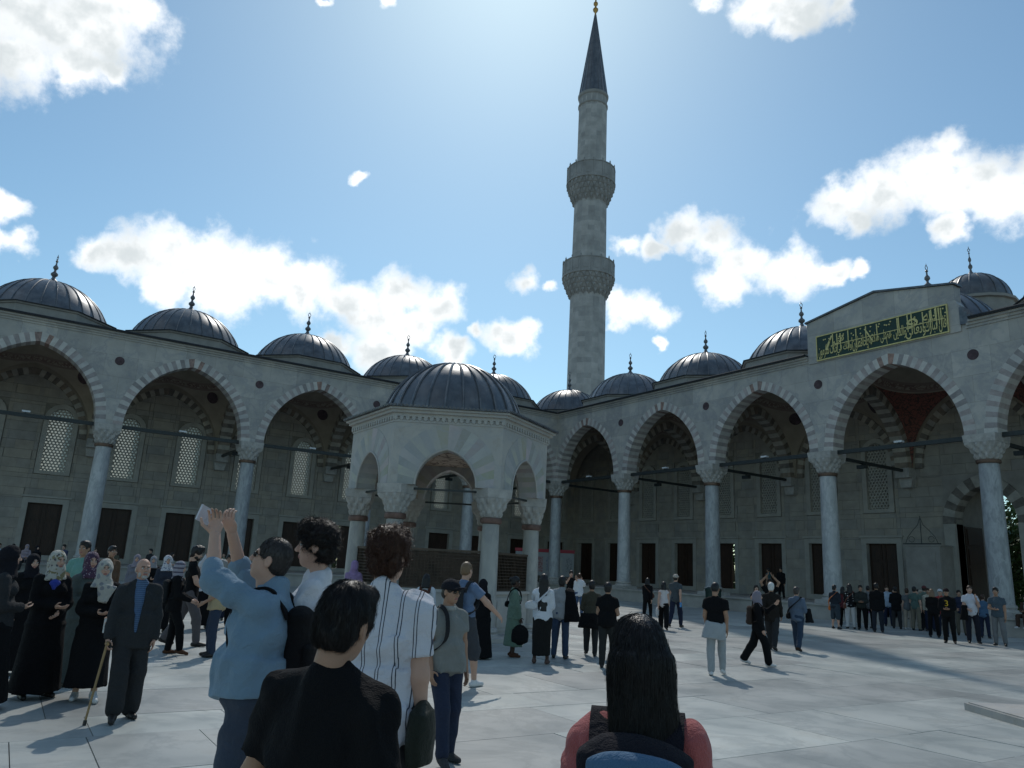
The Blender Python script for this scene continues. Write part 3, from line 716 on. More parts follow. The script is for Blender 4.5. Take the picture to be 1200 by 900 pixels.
for k in range(4): lf.box(.15, 1.35, -.08, -.05, FZ+.2+k*1.08, FZ+1.1+k*1.08)
o = lf.build('door_leaf', M['wood'], right, loc=(26.42, 8.75, 0)); o.rotation_euler = (0, 0, math.radians(82))
o = mobj('door_leaf', o.data, right, (29.58, 8.75, 0), (0, 0, math.radians(98)))
th = MB(); th.box(24.0, 32.0, 8.8, 13, 12.0, 14.0); th.box(24, 26.3, 8.8, 13, 0, 12.0); th.box(29.7, 32, 8.8, 13, 0, 12.0); th.box(26.3, 29.7, 8.8, 13, 7.4, 12); th.box(26.3, 29.7, 8.0, 13, 0, FZ); th.build('porch', M['stone_a'], right)
pd = MB(); pd.lathe([(2.05, 13.9), (2.05, 17.7), (2.2, 17.75), (2.2, 17.9), (1.95, 17.95)], 16, (28, 9.0)); pdo = pd.build('portal_drum', M['stone_a'], right, .5)
dome(right, (28, 9.0, 0), 1.95, 1.75, 18.0, 18)

# ------------------------------------------------------------------ minaret
MX, MY = -11.13, 11.51
mn = thing('minaret', 'tall slender stone minaret with two balconies and a dark lead cone', 'minaret', (MX, MY, 0))
def mod16(a, j): return 1+.018*math.cos(16*a)
def shaft(name, r0, r1, z0, z1):
    b = MB(); n = 64; k = int((z1-z0)/.55); vr = random.Random(int(z0))
    for j in range(k):
        za, zb = z0+(z1-z0)*j/k, z0+(z1-z0)*(j+1)/k; ra, rb = (r0+(r1-r0)*(z-z0)/(z1-z0) for z in (za, zb))
        for q in range(16):
            rv_ = vr.random()
            for i in range(4):
                a0 = 2*math.pi*(q*4+i)/n; a1 = 2*math.pi*(q*4+i+1)/n; f0, f1 = mod16(a0, 0), mod16(a1, 0)
                b.add([(ra*f0*math.cos(a0), ra*f0*math.sin(a0), za), (ra*f1*math.cos(a1), ra*f1*math.sin(a1), za), (rb*f1*math.cos(a1), rb*f1*math.sin(a1), zb), (rb*f0*math.cos(a0), rb*f0*math.sin(a0), zb)], [(0, 1, 2, 3)], 0, .1+.8*rv_)
    return b.build(name, M['minaret'], mn, None)
shaft('lower_shaft', 1.98, 1.86, 8, 30.1); shaft('middle_shaft', 1.82, 1.74, 33, 41); shaft('upper_shaft', 1.60, 1.56, 44, 54.0)
bs = MB(); bs.box(-2.6, 2.6, -2.6, 2.6, -.5, 8.5); bs.build('plinth', M['minaret'], mn)
def balcony(rs, rb, z0, z1):
    h = z1-z0; zc = z0+h*.52
    c = MB(); rows = 4
    for j in range(rows):
        t0, t1 = j/rows, (j+1)/rows; ra = rs+(rb-rs)*(t0**.8); rb_ = rs+(rb-rs)*(t1**.8); za, zb = z0+(zc-z0)*t0, z0+(zc-z0)*t1
        c.lathe([(ra*.97, za), (ra*1.0, za+.05), (rb_*.97, zb)], 32)
        nn = 20+2*j
        for i in range(nn):
            a = 2*math.pi*(i+.5*(j % 2))/nn; w = rb_*math.pi/nn*.62; ca, sa = math.cos(a), math.sin(a); ro = rb_*.985
            c.add([(ca*ra*.9-sa*w*.2, sa*ra*.9+ca*w*.2, za-.28), (ca*ra*.9+sa*w*.2, sa*ra*.9-ca*w*.2, za-.28),
                   (ca*ro-sa*w, sa*ro+ca*w, zb), (ca*ro+sa*w, sa*ro-ca*w, zb), (ca*ro*1.015, sa*ro*1.015, za+.12)], [(0, 1, 4), (0, 4, 2), (1, 3, 4), (2, 4, 3)])
    c.build('corbels', M['minaret'], mn)
    f = MB(); f.lathe([(rb, zc), (rb*1.02, zc+.04), (rb*1.02, zc+.16), (rb*.98, zc+.2)], 32); f.build('balcony_floor', M['minaret'], mn)
    np_ = 16
    pm = MB(); w = rb*math.tan(math.pi/np_)*.93; zt = z1-.1
    pm.box(rb*.94, rb*.975, -w, w, zc+.2, zt); pm.box(rb*.93, rb*.99, -w*1.06, -w*.86, zc+.19, zt+.1); pm.box(rb*.93, rb*.995, -w, w, zt-.1, zt)
    pm.box(rb*.975, rb*.985, -w*.5, w*.5, zc+.45, zt-.35)
    pm.lathe([(.05, zt+.1), (.09, zt+.18), (.03, zt+.3), (.001, zt+.42)], 6, (rb*.965, -w)); pm = pm.mesh('parapet_panel', M['minaret'])
    for i in range(np_): mobj('parapet_panel', pm, mn, None, (0, 0, 2*math.pi*i/np_))
balcony(1.86, 2.78, 29.9, 33.8); balcony(1.75, 2.66, 40.7, 44.95)
b = MB(); b.lathe([(1.58, 52.6), (1.68, 52.7), (1.68, 52.85), (1.58, 52.95), (1.58, 53.7), (1.7, 53.85), (1.74, 54.1), (1.6, 54.2)], 32); b.build('top_moulding', M['minaret'], mn, .5)
b = MB(); b.lathe([(1.72, 54.12), (1.62, 54.3), (.09, 65.2)], 32); cn = b.build('cone_roof', M['lead'], mn, .6)
rb = MB(); rb.tube([(1.63, 0, 54.3), (.1, 0, 65.1)], .03, 4); rb = rb.mesh('lead_seam', M['leadrib'])
for i in range(20): mobj('lead_seam', rb, cn, None, (0, 0, 2*math.pi*i/20))
b = MB(); b.lathe([(.12, 65.0), (.1, 65.4), (.3, 65.7), (.32, 65.9), (.1, 66.2), (.1, 66.3), (.26, 66.55), (.26, 66.75), (.08, 67.0), (.08, 67.15), (.22, 67.4), (.2, 67.55), (.06, 67.8), (.05, 68.6)], 12); b.build('finial', pmat('gilded_copper', (.45,.24,.07), .35, .1, 6, metallic=.8), cn, .9)

# ------------------------------------------------------------------ fountain pavilion in the middle of the court
FX, FY = 29.97, -25.99
ft = thing('fountain_pavilion', 'hexagonal marble fountain pavilion with pointed arches and a ribbed lead dome', 'fountain', (FX, FY, 0))
RC = 2.34
cs = MB(); cs.lathe([(.235, .3), (.225, 1.0), (.22, 1.8), (.205, 2.75)], 24); cs = cs.mesh('column', pmat('fountain_column', (.40,.38,.345), .45, .12, 2.5, c2=(.31,.30,.28), vein=((.24,.24,.24), 1.5), bump=.04, stretch=(1,1,.4)), .6)
ck = capital_mesh(.205, 2.86, 3.56, .36, teeth=10).mesh('capital', M['capital'], .4)
cg = MB(); cg.lathe([(.21,2.72),(.26,2.74),(.27,2.8),(.26,2.86),(.21,2.88)], 24); cg = cg.mesh('neck_ring', pmat('copper_ring', (.17,.10,.08), .5, .2, 6, metallic=.4), .9)
cb = MB(); cb.lathe([(.24,.32),(.29,.29),(.3,.22),(.27,.18),(.33,.13)], 24); cb.box(-.36, .36, -.36, .36, 0, .14); cb = cb.mesh('base', M['capital'], .6)
for i in range(6):
    a = math.radians(60*i); c = mobj('column', cs, ft, (RC*math.cos(a), RC*math.sin(a), 0), (0, 0, a))
    for nm, me in (('capital', ck), ('neck_ring', cg), ('base', cb)): mobj(nm, me, c)
ap = RC*math.cos(math.pi/6)       # apothem of column hexagon = 2.027
a_, h_ = .75, .90; zs = 3.56
inn, out = half_arc(a_, h_, .62, 9)
face_v = []; vr = random.Random(9)
wo, wi = .30, -.22                # wall: outside and inside of the column line
for s in (1, -1):
    for i in range(9):
        oc = [out[i], out[i+1]]
        p = [inn[i], (min(oc[0][0], 1.17), oc[0][1]), (min(oc[1][0], 1.17), oc[1][1]), inn[i+1]]; p = [(s*u, zs+z) for u, z in p]
        if s < 0: p = p[::-1]
        b = MB(); b.prism(p, -wo-.006-vr.uniform(0, .004), -wi)
        face_v.append(b.mesh('arch_stone', pmat('arch_stone_%d' % (len(face_v)), tuple(x*(vr.uniform(.62, .82) if len(face_v) % 2 else vr.uniform(.95, 1.12)) for x in (.42,.395,.355)), .6, .1, 2, c2=(.36,.35,.33), vein=((.35,.35,.36), 1.6), dirt=((.3,.26,.2), 4, .4))))
hw = (ap+wo)*math.tan(math.pi/6)
sp = MB(); ex = [(min(u, 1.165), z) for u, z in out]; prof = [(hw, 0), (1.17, 0)]+ex+[(-u, z) for u, z in ex[-2::-1]]+[(-1.17, 0), (-hw, 0)]
for i in range(len(prof)-1):
    (ua, za), (ub, zb) = prof[i], prof[i+1]
    if abs(ua-ub) < 1e-4: continue
    sp.add([(ub, -wo, zs+zb), (ua, -wo, zs+za), (ua, -wo, 5.3), (ub, -wo, 5.3)], [(0, 1, 2, 3)])
    k = (ap+wi)/(ap+wo); sp.add([(ua*k, -wi, zs+za), (ub*k, -wi, zs+zb), (ub*k, -wi, 5.3), (ua*k, -wi, 5.3)], [(0, 1, 2, 3)], 1)
sp = sp.mesh('wall', [M['fstone'], M['brownorn']])
co = MB()
for d, z0, z1 in ((.02, 5.08, 5.14), (.05, 5.22, 5.30), (.13, 5.30, 5.37), (.2, 5.37, 5.42)):
    k = (ap+wo+d)*math.tan(math.pi/6); k2 = (ap+wi)*math.tan(math.pi/6); co.add([(-k, -wo-d, z0), (k, -wo-d, z0), (k2, -wi, z0), (-k2, -wi, z0), (-k, -wo-d, z1), (k, -wo-d, z1), (k2, -wi, z1), (-k2, -wi, z1)], [(0,3,2,1),(4,5,6,7),(0,1,5,4),(1,2,6,5),(2,3,7,6),(3,0,4,7)])
for i in range(19):
    u = -1.33+i*.148; co.prism([(u-.045, 5.22), (u-.045, 5.15), (u, 5.12), (u+.045, 5.15), (u+.045, 5.22)], -wo-.05, -wo)
co = co.mesh('cornice', M['fstone'])
rim = MB(); rim.tube([(u, -wo-.012, zs+z) for u, z in inn]+[(-u, -wo-.012, zs+z) for u, z in inn[-2::-1]], .028, 6); rim = rim.mesh('arch_rim', M['fstone'], 1.0)
ed = MB(); k = (ap+wo+.24)*math.tan(math.pi/6)
ed.add([(-k, -wo-.24, 5.422), (k, -wo-.24, 5.422), (.95, .5, 5.62), (-.95, .5, 5.62), (-k, -wo-.24, 5.455), (k, -wo-.24, 5.455), (.95, .5, 5.66), (-.95, .5, 5.66)], [(0,3,2,1),(4,5,6,7),(0,1,5,4),(1,2,6,5),(2,3,7,6),(3,0,4,7)])
for i in range(31):
    u = -k+.03+i*(2*k-.06)/30; ed.tube([(u, -wo-.28, 5.45), (u, -wo-.05, 5.49)], .032, 6)
ed = ed.mesh('lead_eave', M['lead'])
gr = MB()                          # openwork screen between the columns, on a marble dado
for i in range(24):
    for s in (1, -1):
        u0 = -.95+i*1.9/23
        gr.box(u0-.006, u0+.006, -.016, .016, 1.17, 2.02)
for i in range(12): gr.box(-.96, .96, -.014, .014, 1.19+i*.075-.006, 1.19+i*.075+.006)
gr.box(-.98, .98, -.03, .03, 2.02, 2.07); gr.box(-.98, .98, -.03, .03, 1.13, 1.17)
gr = gr.mesh('bronze_screen', pmat('bronze_screen', (.10,.07,.05), .5, .2, 6, metallic=.3))
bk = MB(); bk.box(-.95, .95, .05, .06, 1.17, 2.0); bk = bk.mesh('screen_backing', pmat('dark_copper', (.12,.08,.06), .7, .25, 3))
dd = MB(); dd.box(-1.0, 1.0, -.06, .1, .0, 1.13)
for u in (-.48, .48): dd.box(u-.4, u+.4, -.085, -.06, .2, .98); dd.box(u-.32, u+.32, -.1, -.085, .28, .9)
dd.box(-1.02, 1.02, -.12, .12, 1.06, 1.128); dd = dd.mesh('dado', M['fstone'])
tb = MB(); tb.box(-.85, .85, -.025, .025, 3.46, 3.51); tb = tb.mesh('tie_bar', M['iron'])
for i in range(6):
    a = math.radians(60*i+30); L_ = Vector((math.cos(a), math.sin(a), 0))*ap; rz = a+math.pi/2
    w = mobj('wall', sp, ft, L_, (0, 0, rz))
    for me in face_v: mobj('arch_stone', me, w)
    mobj('cornice', co, w); mobj('lead_eave', ed, w); mobj('arch_rim', rim, w)
    s = mobj('dado', dd, ft, L_, (0, 0, rz)); mobj('bronze_screen', gr, s); mobj('screen_backing', bk, s); mobj('tie_bar', tb, ft, L_, (0, 0, rz))
iv = MB(); iv.lathe([(1.95, 4.55), (1.8, 5.0), (1.35, 5.6), (.7, 5.95), (.001, 6.05)], 24); iv.build('painted_vault', M['brownorn'], ft, 1.0)
fd_ = dome(ft, (0, 0, 0), 1.93, 1.62, 5.55, 26)
for o in list(fd_.children):
    if o.name.startswith('finial'): bpy.data.objects.remove(o)
st = MB(); st.lathe([(2.95, 0), (2.95, .1), (2.85, .12)], 6, ph=0); st.build('step', M['fstone'], ft)
bas = MB(); bas.lathe([(1.4, .0), (1.45, 1.3), (1.5, 1.4), (1.3, 1.4), (1.3, 1.1)], 6); bas.build('basin', M['fstone'], ft)

# ------------------------------------------------------------------ people: smooth implicit surfaces turned into meshes
def V3(*a): return np.array(a, float)
def unit(v): v = np.asarray(v, float); return v/np.linalg.norm(v)
def cap(a, b, ra, rb=None, k=None, op='+'): return dict(t='cap', a=V3(*a), b=V3(*b), ra=ra, rb=ra if rb is None else rb, k=k, op=op)
def ell(c, r, R=None, k=None, op='+'): return dict(t='ell', c=V3(*c), r=V3(*r), R=R, k=k, op=op)
def ec(a, b, ra, rb, X=(1,0,0), k=None, op='+'):
    return dict(t='ec', a=V3(*a), b=V3(*b), ra=V3(*ra), rb=V3(*rb), X=V3(*X), k=k, op=op)
def bbox(p):
    if p['t'] == 'cap': r = max(p['ra'], p['rb']); return np.minimum(p['a'], p['b'])-r, np.maximum(p['a'], p['b'])+r
    if p['t'] == 'ell': r = p['r'].max() if p['R'] is not None else p['r']; return p['c']-r, p['c']+r
    r = max(p['ra'].max(), p['rb'].max()); return np.minimum(p['a'], p['b'])-r, np.maximum(p['a'], p['b'])+r
def dist(p, Q):
    if p['t'] == 'cap':
        ab = p['b']-p['a']; L = ab@ab+1e-12; d = Q-p['a']; t = np.clip(d@ab/L, 0, 1)
        return np.linalg.norm(d-t[..., None]*ab, axis=-1)-(p['ra']+(p['rb']-p['ra'])*t)
    if p['t'] == 'ell':
        d = Q-p['c']
        if p['R'] is not None: d = d@p['R']
        q = d/p['r']; k0 = np.linalg.norm(q, axis=-1); k1 = np.linalg.norm(q/p['r'], axis=-1)+1e-9
        return k0*(k0-1)/k1
    ab = p['b']-p['a']; L = np.linalg.norm(ab); z = ab/L; d = Q-p['a']; s = d@z; t = np.clip(s/L, 0, 1)
    x = p['X']-z*(p['X']@z); x = x/np.linalg.norm(x); y = np.cross(z, x)
    rx = p['ra'][0]+(p['rb'][0]-p['ra'][0])*t; ry = p['ra'][1]+(p['rb'][1]-p['ra'][1])*t
    dx, dy = d@x, d@y; k0 = np.sqrt((dx/rx)**2+(dy/ry)**2)+1e-9; k1 = np.sqrt((dx/rx**2)**2+(dy/ry**2)**2)+1e-9
    dr = k0*(k0-1)/k1; dz = np.maximum(np.maximum(-s, s-L), 0)
    return np.where(dz > 0, np.sqrt(np.maximum(dr, 0)**2+dz**2), np.maximum(dr, np.maximum(-s, s-L)))
def surface(prims, h, k=.03, disp=None, clip=None):
    adds = [p for p in prims if p['op'] == '+']
    lo = np.min([bbox(p)[0] for p in adds], 0)-3*h-.01; hi = np.max([bbox(p)[1] for p in adds], 0)+3*h+.01
    n = np.maximum(4, np.ceil((hi-lo)/h).astype(int)+1)
    ax = [lo[i]+h*np.arange(n[i]) for i in range(3)]
    D = np.full(n, .5)
    for p in prims:
        a, b = bbox(p); kk = k if p['k'] is None else p['k']; m = kk+2.5*h+.012
        i0 = np.clip(((a-m-lo)/h).astype(int), 0, n-1); i1 = np.clip(((b+m-lo)/h).astype(int)+2, 1, n)
        if np.any(i1 <= i0): continue
        sl = tuple(slice(i0[i], i1[i]) for i in range(3))
        Q = np.stack(np.meshgrid(*[ax[i][sl[i]] for i in range(3)], indexing='ij'), -1)
        d = dist(p, Q); e = D[sl]
        if p['op'] == '+': q = np.clip(.5+.5*(e-d)/kk, 0, 1); D[sl] = e*(1-q)+d*q-kk*q*(1-q)
        else: q = np.clip(.5+.5*(e+d)/kk, 0, 1); D[sl] = e*q+(-d)*(1-q)+kk*q*(1-q)
    if disp is not None or clip is not None:
        Q = np.stack(np.meshgrid(*ax, indexing='ij'), -1)
        if disp is not None:
            nb = np.abs(D) < .08; D[nb] += disp(Q[nb])
        if clip is not None: D = np.maximum(D, clip(Q))
    D[0] = D[-1] = .5; D[:, 0] = D[:, -1] = .5; D[:, :, 0] = D[:, :, -1] = .5
    S = D < 0
    c = S[:-1, :-1, :-1].astype(np.int8)
    for dx in (0, 1):
        for dy in (0, 1):
            for dz in (0, 1):
                if dx or dy or dz: c = c+S[dx:n[0]-1+dx, dy:n[1]-1+dy, dz:n[2]-1+dz]
    act = np.argwhere((c > 0) & (c < 8))
    if len(act) == 0: return np.zeros((0, 3)), np.zeros((0, 4), int)
    idx = np.full(n-1, -1); idx[tuple(act.T)] = np.arange(len(act))
    cor = [(x, y, z) for x in (0, 1) for y in (0, 1) for z in (0, 1)]
    val = np.stack([D[act[:, 0]+x, act[:, 1]+y, act[:, 2]+z] for x, y, z in cor], 1)
    acc = np.zeros((len(act), 3)); cnt = np.zeros(len(act))
    for i in range(8):
        for j in range(i+1, 8):
            a, b = np.array(cor[i]), np.array(cor[j])
            if abs(a-b).sum() != 1: continue
            va, vb = val[:, i], val[:, j]; m = (va < 0) != (vb < 0); t = np.where(m, va/(va-vb+1e-12), 0)
            acc += m[:, None]*(a+t[:, None]*(b-a)); cnt += m
    verts = lo+h*(act+acc/cnt[:, None])
    quads = []
    for axn in range(3):
        sa = [slice(None)]*3; sb = [slice(None)]*3; sa[axn] = slice(0, -1); sb[axn] = slice(1, None)
        A, Bn = S[tuple(sa)], S[tuple(sb)]; e = np.argwhere(A != Bn)
        u, v = [i for i in range(3) if i != axn]
        ok = (e[:, u] > 0) & (e[:, v] > 0) & (e[:, u] < n[u]-1) & (e[:, v] < n[v]-1); e = e[ok]
        fl = A[tuple(e.T)]
        def cell(du, dv): q = e.copy(); q[:, u] += du; q[:, v] += dv; return idx[tuple(q.T)]
        q = np.stack([cell(-1, -1), cell(0, -1), cell(0, 0), cell(-1, 0)], 1)
        if axn == 1: fl = ~fl
        q[~fl] = q[~fl][:, ::-1]; quads.append(q)
    return verts, np.concatenate(quads)
def wrinkles(seed, amp, freq=14, zs=.6, lim=.0035):
    r = np.random.default_rng(seed); K = r.normal(size=(6, 3))*freq*np.array([1, 1, zs]); ph = r.uniform(0, 6.3, 6)
    K2 = r.normal(size=(3, 3))*freq*.45
    def f(Q):
        w = np.sin(Q@K2.T).sum(-1)*.9; t = 0
        for i in range(6): t = t+(np.abs(np.sin((Q@K[i])*.6+ph[i]+w))-.62 if i % 2 else .6*np.sin(Q@K[i]+ph[i]+w))
        return np.clip(amp*t/1.6, -.022, lim)
    return f
def rotm(yaw=0, pitch=0, roll=0):
    """head turn: yaw + = to the person's left, pitch + = up"""
    return np.array(Euler((pitch, roll, yaw), 'XYZ').to_matrix())

def soft_mat(name, c, rough=.85, sheen=.15, var=.08, pattern=None, bscale=220, bump=.12):
    m, nt, N, L, b = new_mat(name)
    tc = N.new('ShaderNodeTexCoord'); P = tc.outputs['Object']
    nz = N.new('ShaderNodeTexNoise'); nz.inputs['Scale'].default_value = 9; nz.inputs['Detail'].default_value = 5; L.new(P, nz.inputs['Vector'])
    mx = N.new('ShaderNodeMix'); mx.data_type = 'RGBA'; L.new(nz.outputs['Fac'], mx.inputs['Factor'])
    mx.inputs['A'].default_value = (*[x*(1-2.2*var) for x in c], 1); mx.inputs['B'].default_value = (*[min(1, x*(1+2*var)) for x in c], 1)
    cur = mx.outputs['Result']
    if pattern: cur = pattern(nt, N, L, P, cur)
    L.new(cur, b.inputs['Base Color']); b.inputs['Roughness'].default_value = rough; b.inputs['Sheen Weight'].default_value = sheen*min(1, max(c)*2.5)
    b.inputs['Specular IOR Level'].default_value = .25 if max(c) > .05 else .12
    wv = N.new('ShaderNodeTexNoise'); wv.inputs['Scale'].default_value = bscale; L.new(P, wv.inputs['Vector'])
    n3 = N.new('ShaderNodeTexNoise'); n3.inputs['Scale'].default_value = 16; n3.inputs['Distortion'].default_value = 1.2; L.new(P, n3.inputs['Vector'])
    ad = N.new('ShaderNodeMath'); ad.operation = 'MULTIPLY_ADD'; L.new(n3.outputs['Fac'], ad.inputs[0]); ad.inputs[1].default_value = 3.0; L.new(wv.outputs['Fac'], ad.inputs[2])
    bp = N.new('ShaderNodeBump'); bp.inputs['Strength'].default_value = bump*4; bp.inputs['Distance'].default_value = .016; L.new(ad.outputs[0], bp.inputs['Height']); L.new(bp.outputs[0], b.inputs['Normal'])
    return m
_cl = {}
def cloth(c, rough=.85):
    k = (c, rough)
    if k not in _cl: _cl[k] = soft_mat('cloth', c, rough)
    return _cl[k]
def skin_mat(c):
    k = ('skin', c)
    if k not in _cl:
        m = soft_mat('skin', c, .5, 0, .06, bump=.05, bscale=300); b = m.node_tree.nodes['Principled BSDF']; b.inputs['Subsurface Weight'].default_value = .08
        b.inputs['Subsurface Radius'].default_value = (.01, .004, .002); _cl[k] = m
    return _cl[k]
def hair_mat(c):
    k = ('hair', c)
    if k not in _cl:
        m, nt, N, L, b = new_mat('hair'); tc = N.new('ShaderNodeTexCoord'); mp = N.new('ShaderNodeMapping'); L.new(tc.outputs['Object'], mp.inputs[0]); mp.inputs['Scale'].default_value = (1, 1, .12)
        nz = N.new('ShaderNodeTexNoise'); nz.inputs['Scale'].default_value = 160; nz.inputs['Detail'].default_value = 3; L.new(mp.outputs[0], nz.inputs['Vector'])
        mx = N.new('ShaderNodeMix'); mx.data_type = 'RGBA'; L.new(nz.outputs['Fac'], mx.inputs['Factor']); mx.inputs['A'].default_value = (*[x*.5 for x in c], 1); mx.inputs['B'].default_value = (*[x*1.5 for x in c], 1)
        L.new(mx.outputs['Result'], b.inputs['Base Color']); b.inputs['Roughness'].default_value = .42; b.inputs['Specular IOR Level'].default_value = .35
        bp = N.new('ShaderNodeBump'); bp.inputs['Strength'].default_value = .6; bp.inputs['Distance'].default_value = .006; L.new(nz.outputs['Fac'], bp.inputs['Height']); L.new(bp.outputs[0], b.inputs['Normal']); _cl[k] = m
    return _cl[k]
M['lip'] = pmat('lips', (.30,.12,.10), .5, .05, 9, obj=True); M['eyed'] = pmat('eye_dark', (.02,.015,.012), .25, .05, 9, obj=True)
M['eyew'] = pmat('eye_white', (.6,.57,.53), .3, .05, 9, obj=True); M['leather'] = pmat('shoe_leather', (.018,.015,.013), .45, .2, 9, obj=True)
M['sneaker'] = pmat('white_sneaker', (.62,.61,.6), .6, .08, 20, obj=True)

def strands(v, q, kind, seed, hw, s):
    """fine hairs lying over the hair surface, combed outwards and down from the crown"""
    from mathutils.kdtree import KDTree
    r = np.random.default_rng(seed); fn = np.cross(v[q[:, 2]]-v[q[:, 0]], v[q[:, 3]]-v[q[:, 1]]); fn /= np.linalg.norm(fn, axis=1)[:, None]+1e-9; c = v[q].mean(1)
    kd = KDTree(len(c))
    for i, p in enumerate(c): kd.insert(p, i)
    kd.balance()
    n, steps = {'long': (7000, 7), 'curly': (6500, 4), 'short': (6000, 4)}.get(kind, (4000, 3))
    i = r.integers(0, len(q), n); P = c[i]+r.normal(size=(n, 3))*.003; Nn = fn[i]
    if np.mean((c-c.mean(0))*fn) < 0: Nn = -Nn; fn = -fn
    crown = V3(.01, -.045, .135); off = r.uniform(.0005, {'curly': .016, 'short': .006, 'long': .004}.get(kind, .003), n)*r.choice([1, 1, 1, 2.4], n)
    stp = r.uniform(*{'curly': (.007, .012), 'short': (.008, .013), 'long': (.018, .034)}.get(kind, (.003, .006)), n)[:, None]
    amt = {'curly': .9, 'short': .22, 'long': .05}.get(kind, .2); nz = r.normal(size=(n, 3))*amt
    pts = [P.copy()]; nor = [Nn]
    for k in range(steps):
        p = pts[-1]; m = nor[-1]; t = p-crown; t /= np.linalg.norm(t, axis=1)[:, None]; t[:, 2] -= .5
        if kind == 'long': t = t*.3+V3(0, -.05, -1)
        if kind == 'curly': nz = nz*.5+r.normal(size=(n, 3))*amt
        t = t+nz; t -= (t*m).sum(1)[:, None]*m; t /= np.linalg.norm(t, axis=1)[:, None]+1e-9
        p2 = p+t*stp; idx = np.array([kd.find(x)[1] for x in p2]); m2 = fn[idx]; h = ((p2-c[idx])*m2).sum(1)
        p2 = p2-m2*(h-off*(k+1)/steps)[:, None]*.85; pts.append(p2); nor.append(m2)
    K = steps+1; vs = []
    for k in range(K):
        tan = pts[min(k+1, K-1)]-pts[max(k-1, 0)]; side = np.cross(tan, nor[k]); side /= np.linalg.norm(side, axis=1)[:, None]+1e-9; w = .00075*(1-.65*k/(K-1))
        for a in range(3): an = 2.094*a; vs.append(pts[k]+(side*math.cos(an)+nor[k]*math.sin(an))*w)
    V = np.stack(vs, 1).reshape(-1, 3); qs = []; base = np.arange(n)*3*K
    for k in range(K-1):
        for a in range(3): b = (a+1) % 3; qs.append(np.stack([base+k*3+a, base+k*3+b, base+k*3+3+b, base+k*3+3+a], 1))
    Q = np.concatenate(qs); return hw(V), Q, np.zeros(len(Q), int)
def ribbon(pts, xd, w, t):
    """flat strap along pts, its width along xd"""
    b = MB(); k = len(pts); xd = unit(xd); vs = []
    for j, p in enumerate(pts):
        d = unit(pts[min(j+1, k-1)]-pts[max(j-1, 0)]); x = unit(xd-d*(xd@d)); n = np.cross(x, d)
        vs += [p+x*w/2+n*t/2, p-x*w/2+n*t/2, p-x*w/2-n*t/2, p+x*w/2-n*t/2]
    fs = [(j*4+i, j*4+(i+1) % 4, j*4+4+(i+1) % 4, j*4+4+i) for j in range(k-1) for i in range(4)]+[(0, 3, 2, 1), tuple(4*(k-1)+i for i in range(4))]
    return b.add(vs, fs)
def smooth_path(a, n=5):
    a = [np.asarray(x) for x in a]; out = []
    for i in range(len(a)-1):
        p0, p1, p2, p3 = a[max(i-1, 0)], a[i], a[i+1], a[min(i+2, len(a)-1)]
        for k in range(n): t = k/n; out.append(.5*((2*p1)+(-p0+p2)*t+(2*p0-5*p1+4*p2-p3)*t*t+(-p0+3*p1-3*p2+p3)*t**3))
    return out+[a[-1]]
HEAD, HANDS = {}, {}
def head_mesh(h):
    if h not in HEAD:
        # origin at the centre of the head; crown +.12, chin -.115; face looks along +Y
        p = [ell((0,-.012,.028), (.074,.092,.092)), ell((0,.022,-.03), (.060,.066,.082)), ell((0,.052,-.088), (.030,.028,.026)), ell((0,.012,-.06), (.058,.058,.05)),
             ell((0,.072,.028), (.048,.018,.012), k=.015), cap((0,.082,.018), (0,.106,-.022), .007, .012, k=.012), ell((.011,.097,-.026), (.009,.01,.008), k=.008), ell((-.011,.097,-.026), (.009,.01,.008), k=.008),
             ell((.034,.060,-.02), (.02,.018,.016), k=.02), ell((-.034,.060,-.02), (.02,.018,.016), k=.02),
             ell((0,.084,-.058), (.022,.010,.012), k=.01)]
        for s in (1, -1):
            p.append(ell((s*.031,.088,.006), (.017,.014,.011), k=.012, op='-'))
            p.append(ell((s*.077,-.008,-.008), (.010,.020,.032), k=.008)); p.append(ell((s*.086,.0,-.006), (.006,.011,.018), k=.006, op='-'))
        p += [cap((0,-.02,-.06), (0,-.024,-.125), .052, .053)]
        v, q = surface(p, h, .022); mats = np.zeros(len(q), int); c = v[q].mean(1)
        mats[(abs(c[:, 0]) < .023) & (abs(c[:, 2]+.060) < .009) & (c[:, 1] > .075)] = 1
        parts = [(v, q, mats)]
        for s in (1, -1):
            a, b = surface([ell((s*.031,.0735,.006), (.0135,.0125,.0105))], min(h, .005)); parts.append((a, b, np.full(len(b), 3)))
            a, b = surface([ell((s*.031,.081,.006), (.0058,.0062,.006))], min(h, .004)); parts.append((a, b, np.full(len(b), 2)))
            a, b = surface([cap((s*.016,.091,.027), (s*.047,.078,.028), .0045)], min(h, .004)); parts.append((a, b, np.full(len(b), 2)))
            a, b = surface([cap((s*.017,.0845,.0145), (s*.045,.073,.013), .0035)], min(h, .0035)); parts.append((a, b, np.full(len(b), 2)))
        HEAD[h] = merge(parts)
    return HEAD[h]
def merge(parts):
    vs, qs, ms, o = [], [], [], 0
    for v, q, m in parts:
        vs.append(v); qs.append(q+o); ms.append(m); o += len(v)
    return np.concatenate(vs), np.concatenate(qs), np.concatenate(ms)
